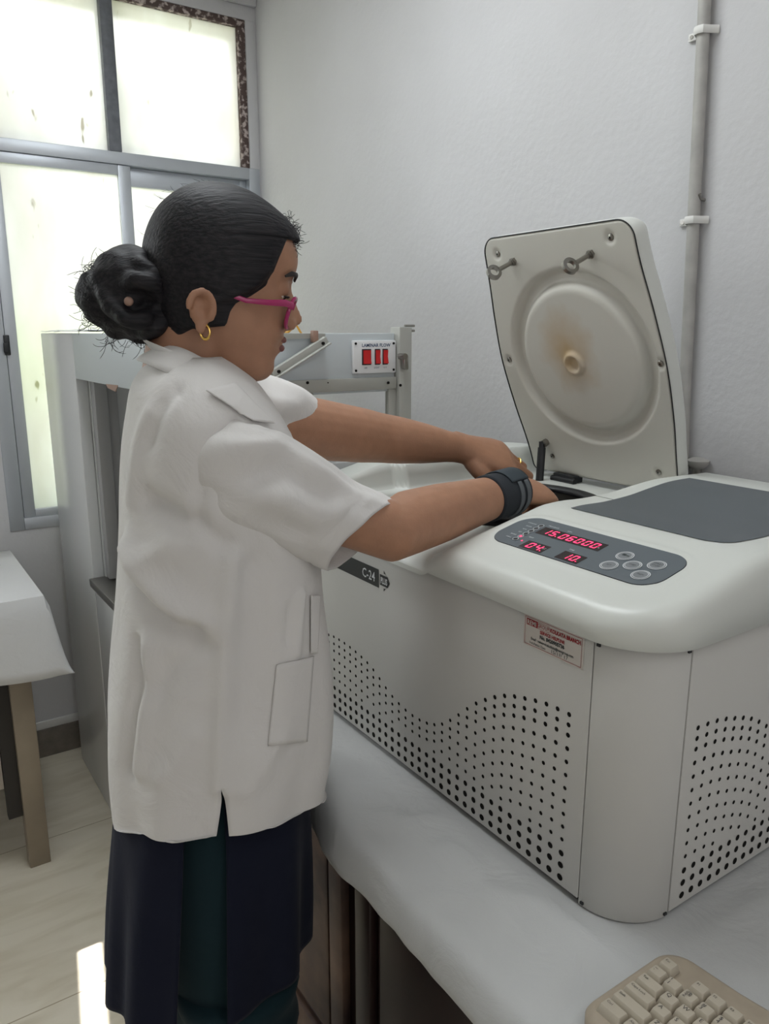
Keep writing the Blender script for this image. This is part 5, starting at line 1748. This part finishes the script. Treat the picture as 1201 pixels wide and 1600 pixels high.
cr = [
    (((196, 870), (215, 925), (245, 965), (275, 985), (300, 990)), -.010, .016),
    (((205, 860), (240, 915), (280, 955), (312, 975)), .011, .020),
    (((214, 1005), (218, 1060), (208, 1120), (202, 1180), (200, 1205)), -.006, .011),
    (((228, 1010), (230, 1080), (222, 1160), (218, 1200)), .006, .014),
    (((300, 985), (310, 1010), (270, 1040), (240, 1080)), -.006, .016),
    (((312, 815), (290, 830), (255, 800), (230, 785)), -.007, .014),
    (((311, 812), (260, 860), (220, 880)), .006, .018),
    (((235, 650), (215, 700), (205, 780)), .004, .014),
    (((440, 1150), (410, 1200), (380, 1240)), .003, .012),
    (((300, 1150), (270, 1200), (250, 1215)), .004, .014),
    (((275, 610), (250, 640), (232, 690)), -.004, .010),
    (((364, 875), (354, 1000), (348, 1120), (343, 1230)), .0055, .011),
    (((395, 890), (392, 1000), (390, 1120)), -.006, .028),
    (((371, 655), (347, 688), (324, 721), (313, 763), (310, 812)), -.004, .007),
    (((232, 782), (265, 800), (305, 818), (350, 850)), -.006, .012),
    (((470, 930), (465, 980), (462, 1020)), .004, .008),
    (((455, 950), (452, 1000)), -.003, .006),
]
displace_creases(coat, [crease(*c) for c in cr])
md = coat.modifiers.new('t', 'SOLIDIFY'); md.thickness = .0018; md.offset = -1
cbv = to_bvh(coat)

def sleeve(name, pts, rad, flat, parent, hem_in=.03, n=72, wr=(), cut=(0, 0)):
    mb = MB()
    path, rr_ = [], []
    T_ = list(range(len(pts)))
    for i in range(49):
        t = i / 48 * (len(pts) - 1)
        path.append(V([sinterp(t, T_, [p[a] for p in pts]) for a in range(3)])); rr_.append(sinterp(t, T_, rad))
    # folded hem: thicker last stretch then back inside
    path += [path[-1] - (path[-1] - path[-2]).normalized() * .001]; rr_ += [rr_[-1] - .0022]
    dirn = (path[-2] - path[-4]).normalized()
    for k in range(1, 7):
        path.append(path[48] - dirn * .012 * k); rr_.append(rr_[48] - .003 - .001 * k)
    rings = []
    u = V((0, 0, 1))
    for i, p in enumerate(path):
        if i <= 48:
            t = (path[min(i + 1, 48)] - path[max(i - 1, 0)]).normalized()
            tt = t
        else:
            tt = dirn
        uu = (u - tt * u.dot(tt)).normalized(); s = tt.cross(uu)
        q = i / 48
        ring = []
        for k in range(n):
            a = 2 * PI * k / n
            w_ = .0035 * noise.noise(V((math.cos(a) * 2, math.sin(a) * 2 + 5, min(q, 1) * 5))) * (1 if i <= 48 else .8)
            for (qa, aa, amp, wq, wa) in wr:
                da = (math.degrees(a) - aa + 180) % 360 - 180
                if i <= 48:
                    w_ += amp * math.exp(-((q - qa - da * .0022) / wq) ** 2 - (da / wa) ** 2)
            hem = .0012 if .88 < q <= 1.0 else 0
            sh_ = tt * (cut[0] * math.cos(a) + cut[1] * math.sin(a)) * smooth01((min(q, 1) - .45) / .55)
            ring.append(p + sh_ + s * math.cos(a) * (rr_[i] * flat[0] + w_ + hem) + uu * math.sin(a) * (rr_[i] * flat[1] + w_ + hem))
        rings.append(ring)
    mb.rings(rings, True, False, False)
    return build(name, mb, 'coat', parent, angle=0)
WR = [(0.42, 48, 0.0097, 0.22, 13), (0.5, 22, -0.0075, 0.22, 12), (0.4, -4, 0.0083, 0.2, 13), (0.55, -30, -0.0067, 0.2, 14), (0.62, 62, -0.006, 0.2, 12), (0.22, 30, 0.0075, 0.07, 40), (0.3, 5, -0.0075, 0.05, 45), (0.78, 10, 0.006, 0.1, 22)]
s1 = sleeve('sleeve', [pw(345, 690, -.085), pw(372, 738, -.122), pw(445, 776, -.118), pw(507, 810, -.105), pw(568, 837, -.093)], [.050, .0640, .0630, .0580, .0545], (.86, 1.0), coat, wr=WR, cut=(-.042, .024))
s2 = sleeve('sleeve', [W(-.02, .06, 1.315), W(.05, .135, 1.288), pw(420, 650, .17), pw(470, 668, .215), pw(506, 682, .245)], [.050, .062, .058, .051, .0430], (.95, 1.0), coat, wr=[(.4, 20, .006, .2, 14), (.5, -10, -.005, .2, 14), (.55, 50, .005, .15, 20)], cut=(-.012, .004))

# collar folded over
mb = MB()
top = [(250, 541, 0.0), (255, 541, -.030), (284, 545, -.060), (325, 566, -.068), (350, 584, -.052), (366, 596, -.025)]
low = [(224, 562, 0.0), (231, 566, -.050), (262, 582, -.086), (300, 602, -.096), (335, 620, -.085), (376, 634, -.050)]
def collar_rows(sgn):
    rows = []
    for i in range(31):
        t = i / 30 * 5
        T_ = list(range(6))
        a = [sinterp(t, T_, [c[k] for c in top]) for k in range(3)]; b = [sinterp(t, T_, [c[k] for c in low]) for k in range(3)]
        A, B = pw(*a), pw(*b)
        if sgn > 0:
            mir = lambda p: p - bl * 2 * (p - P0).dot(bl)
            A, B = mir(A), mir(B)
        cen_ = hd(-.03, 0, -.12); outw = ((A + B) / 2 - cen_); outw.z = 0; outw.normalize()
        I = A - V((0, 0, .035)) - outw * .010
        rows.append([I, lerp(I, A, .7) - outw * .001, A - outw * .002, A + outw * .002 + V((0, 0, .0005)), lerp(A, B, .3) + outw * .007, lerp(A, B, .7) + outw * .009, B + outw * .008])
    return rows
rl = collar_rows(-1); rr2 = collar_rows(1)
mb.grid(list(reversed(rl)) + rr2[1:])
col = build('collar', mb, 'coat', coat, angle=0)
md = col.modifiers.new('t', 'SOLIDIFY'); md.thickness = .0016; md.offset = 0
# shoulder yoke closing the coat towards the collar
mb = MB(); rows = []
for i in range(9):
    t = i / 8
    ring = []
    for k in range(60):
        th = 2 * PI * k / 60
        A = coat_pt(th, ZT); 
        c = hd(-.030, 0, -.115)
        B = c + bf * math.cos(th) * .060 + bl * math.sin(th) * .062 + V((0, 0, .018 - .030 * math.cos(th)))
        ring.append(lerp(A, B, t) + V((0, 0, .004 * math.sin(PI * t))))
    rows.append(ring)
mb.rings(rows, True)
build('yoke', mb, 'coat', coat, angle=0)
# patch pocket on the near front
def patch(quad, name, parent, m, lift=.003, n=14, cut=0.0):
    rows = []
    for i in range(n + 1):
        row = []
        for j in range(n + 1):
            u, v = i / n, j / n
            x = lerp(lerp(quad[0][0], quad[1][0], u), lerp(quad[3][0], quad[2][0], u), v); y = lerp(lerp(quad[0][1], quad[1][1], u), lerp(quad[3][1], quad[2][1], u), v)
            h_, nn = cast(cbv, x, y)
            if h_ is None:
                h_, nn = row[-1][0], row[-1][1]
            row.append((h_, nn))
        rows.append(row)
    mb = MB(); mb.grid([[h_ + nn * lift for h_, nn in row] for row in rows])
    o = build(name, mb, m, parent, angle=0)
    md = o.modifiers.new('t', 'SOLIDIFY'); md.thickness = .0014; md.offset = -1
    return o
patch([(322, 614), (364, 602), (424, 664), (392, 660)], 'lapel', coat, 'coat', lift=.005)
patch([(482, 930), (496, 930), (492, 1020), (482, 1020)], 'placket', coat, 'coat', lift=.003)
patch([(431, 1038), (488, 1025), (478, 1158), (418, 1165)], 'pocket', coat, 'coat', lift=.0014)

# --- kurta below the coat, open at the right side, with teal trousers inside
KR = [(1080, 186, 488, .140), (1180, 176, 480, .153), (1240, 174, 479, .160), (1400, 165, 478, .172), (1560, 160, 474, .182)]
kz, kb_, kf, kw = [], [], [], []
for y, xb, xf, w in reversed(KR):
    b_, z1 = pp(xb, y, 0); f_, z2 = pp(xf, y, 0)
    kz.append((z1 + z2) / 2); kb_.append(b_); kf.append(f_); kw.append(w)
KZB = .550
mb = MB(); rows = []
for i in range(61):
    z = lerp(KZB, kz[-1], i / 60)
    b_, f_, w = sinterp(z, kz, kb_), sinterp(z, kz, kf), sinterp(z, kz, kw)
    g_ = R(interp(z, [KZB, .80, .90], [11.5, 9.5, 7.0]))
    row = []
    for k in range(141):
        th = lerp(R(262) + g_, R(262) + 2 * PI - g_, k / 140)
        ca, sa = math.cos(th), math.sin(th)
        fl = .007 * smooth01((.85 - z) / .3) * math.sin(th * 11 + 2 * math.sin(th * 2)) + .003 * noise.noise(V((ca * 3, sa * 3, z * 4)))
        hem = (.012 * noise.noise(V((ca * 1.5, sa * 1.5, 4))) - .035 * max(0, -ca) + .012 * max(0, -sa)) * (1 - i / 60)
        row.append(W((b_ + f_) / 2 + ((f_ - b_) / 2 + fl) * math.copysign(abs(ca) ** .9, ca), (w + fl) * math.copysign(abs(sa) ** .9, sa), z + hem))
    rows.append(row)
mb.grid(rows)
ku = build('kurta', mb, 'kurta', per, angle=0); ku['label'] = 'navy kurta hem'
md = ku.modifiers.new('t', 'SOLIDIFY'); md.thickness = .002; md.offset = -1
mb = MB()
fx0 = (cb[0] + cf[0]) / 2
rows = []
for i in range(25):
    z = lerp(.40, .90, i / 24)
    sq = lerp(.86, 1, smooth01((z - .40) / .2))
    rows.append([W(fx0 - .004 + .104 * sq * math.cos(t), sq * min(.150, sinterp(z, kz, kw) * .93) * math.sin(t), z) for t in [2 * PI * k / 48 for k in range(48)]])
rows_ = rows
mb.rings(rows, True, False, True)
for s in (-1, 1):
    pts = [W(fx0 + .005, s * .088, .55), W(fx0 + .003, s * .086, .40), W(fx0 - .005, s * .083, .25), W(fx0 - .006, s * .080, .11)]
    rings = []
    for i in range(30):
        t = i / 29 * 3
        p = V([sinterp(t, [0, 1, 2, 3], [q[a] for q in pts]) for a in range(3)])
        r = sinterp(t, [0, 1, 2, 3], [.082, .078, .068, .056]) + .003 * math.sin(t * 15)
        rings.append([p + bf * math.cos(a) * r + bl * math.sin(a) * r * .95 for a in [2 * PI * k / 28 for k in range(28)]])
    mb.rings(rings, True, True, False)
build('trousers', mb, 'teal', per, angle=0)['label'] = 'dark teal trousers showing in the kurta slit'
for s in (-1, 1):
    mb = MB()
    out = []
    for k in range(28):
        t = 2 * PI * k / 28
        out.append((fx0 + .06 + .128 * math.cos(t), s * .09 + (.040 + .006 * math.cos(t)) * math.sin(t)))
    mb.rings([[W(x, l, 0.001) for x, l in out], [W(x, l, .016) for x, l in out]], True, True, True)
    mb.tube([W(fx0 + .10, s * .09 - .044, .010), W(fx0 + .10, s * .09 - .030, .052), W(fx0 + .10, s * .09, .064), W(fx0 + .10, s * .09 + .030, .052), W(fx0 + .10, s * .09 + .044, .010)], .012, 8, flat=(.3, 1), up=(1, 0, 0))
    build('sandal', mb, 'sandal', per)

# ------------------------------------------------------------------ tidy up
for o in scn.objects:
    if '_origin' in o:
        del o['_origin']
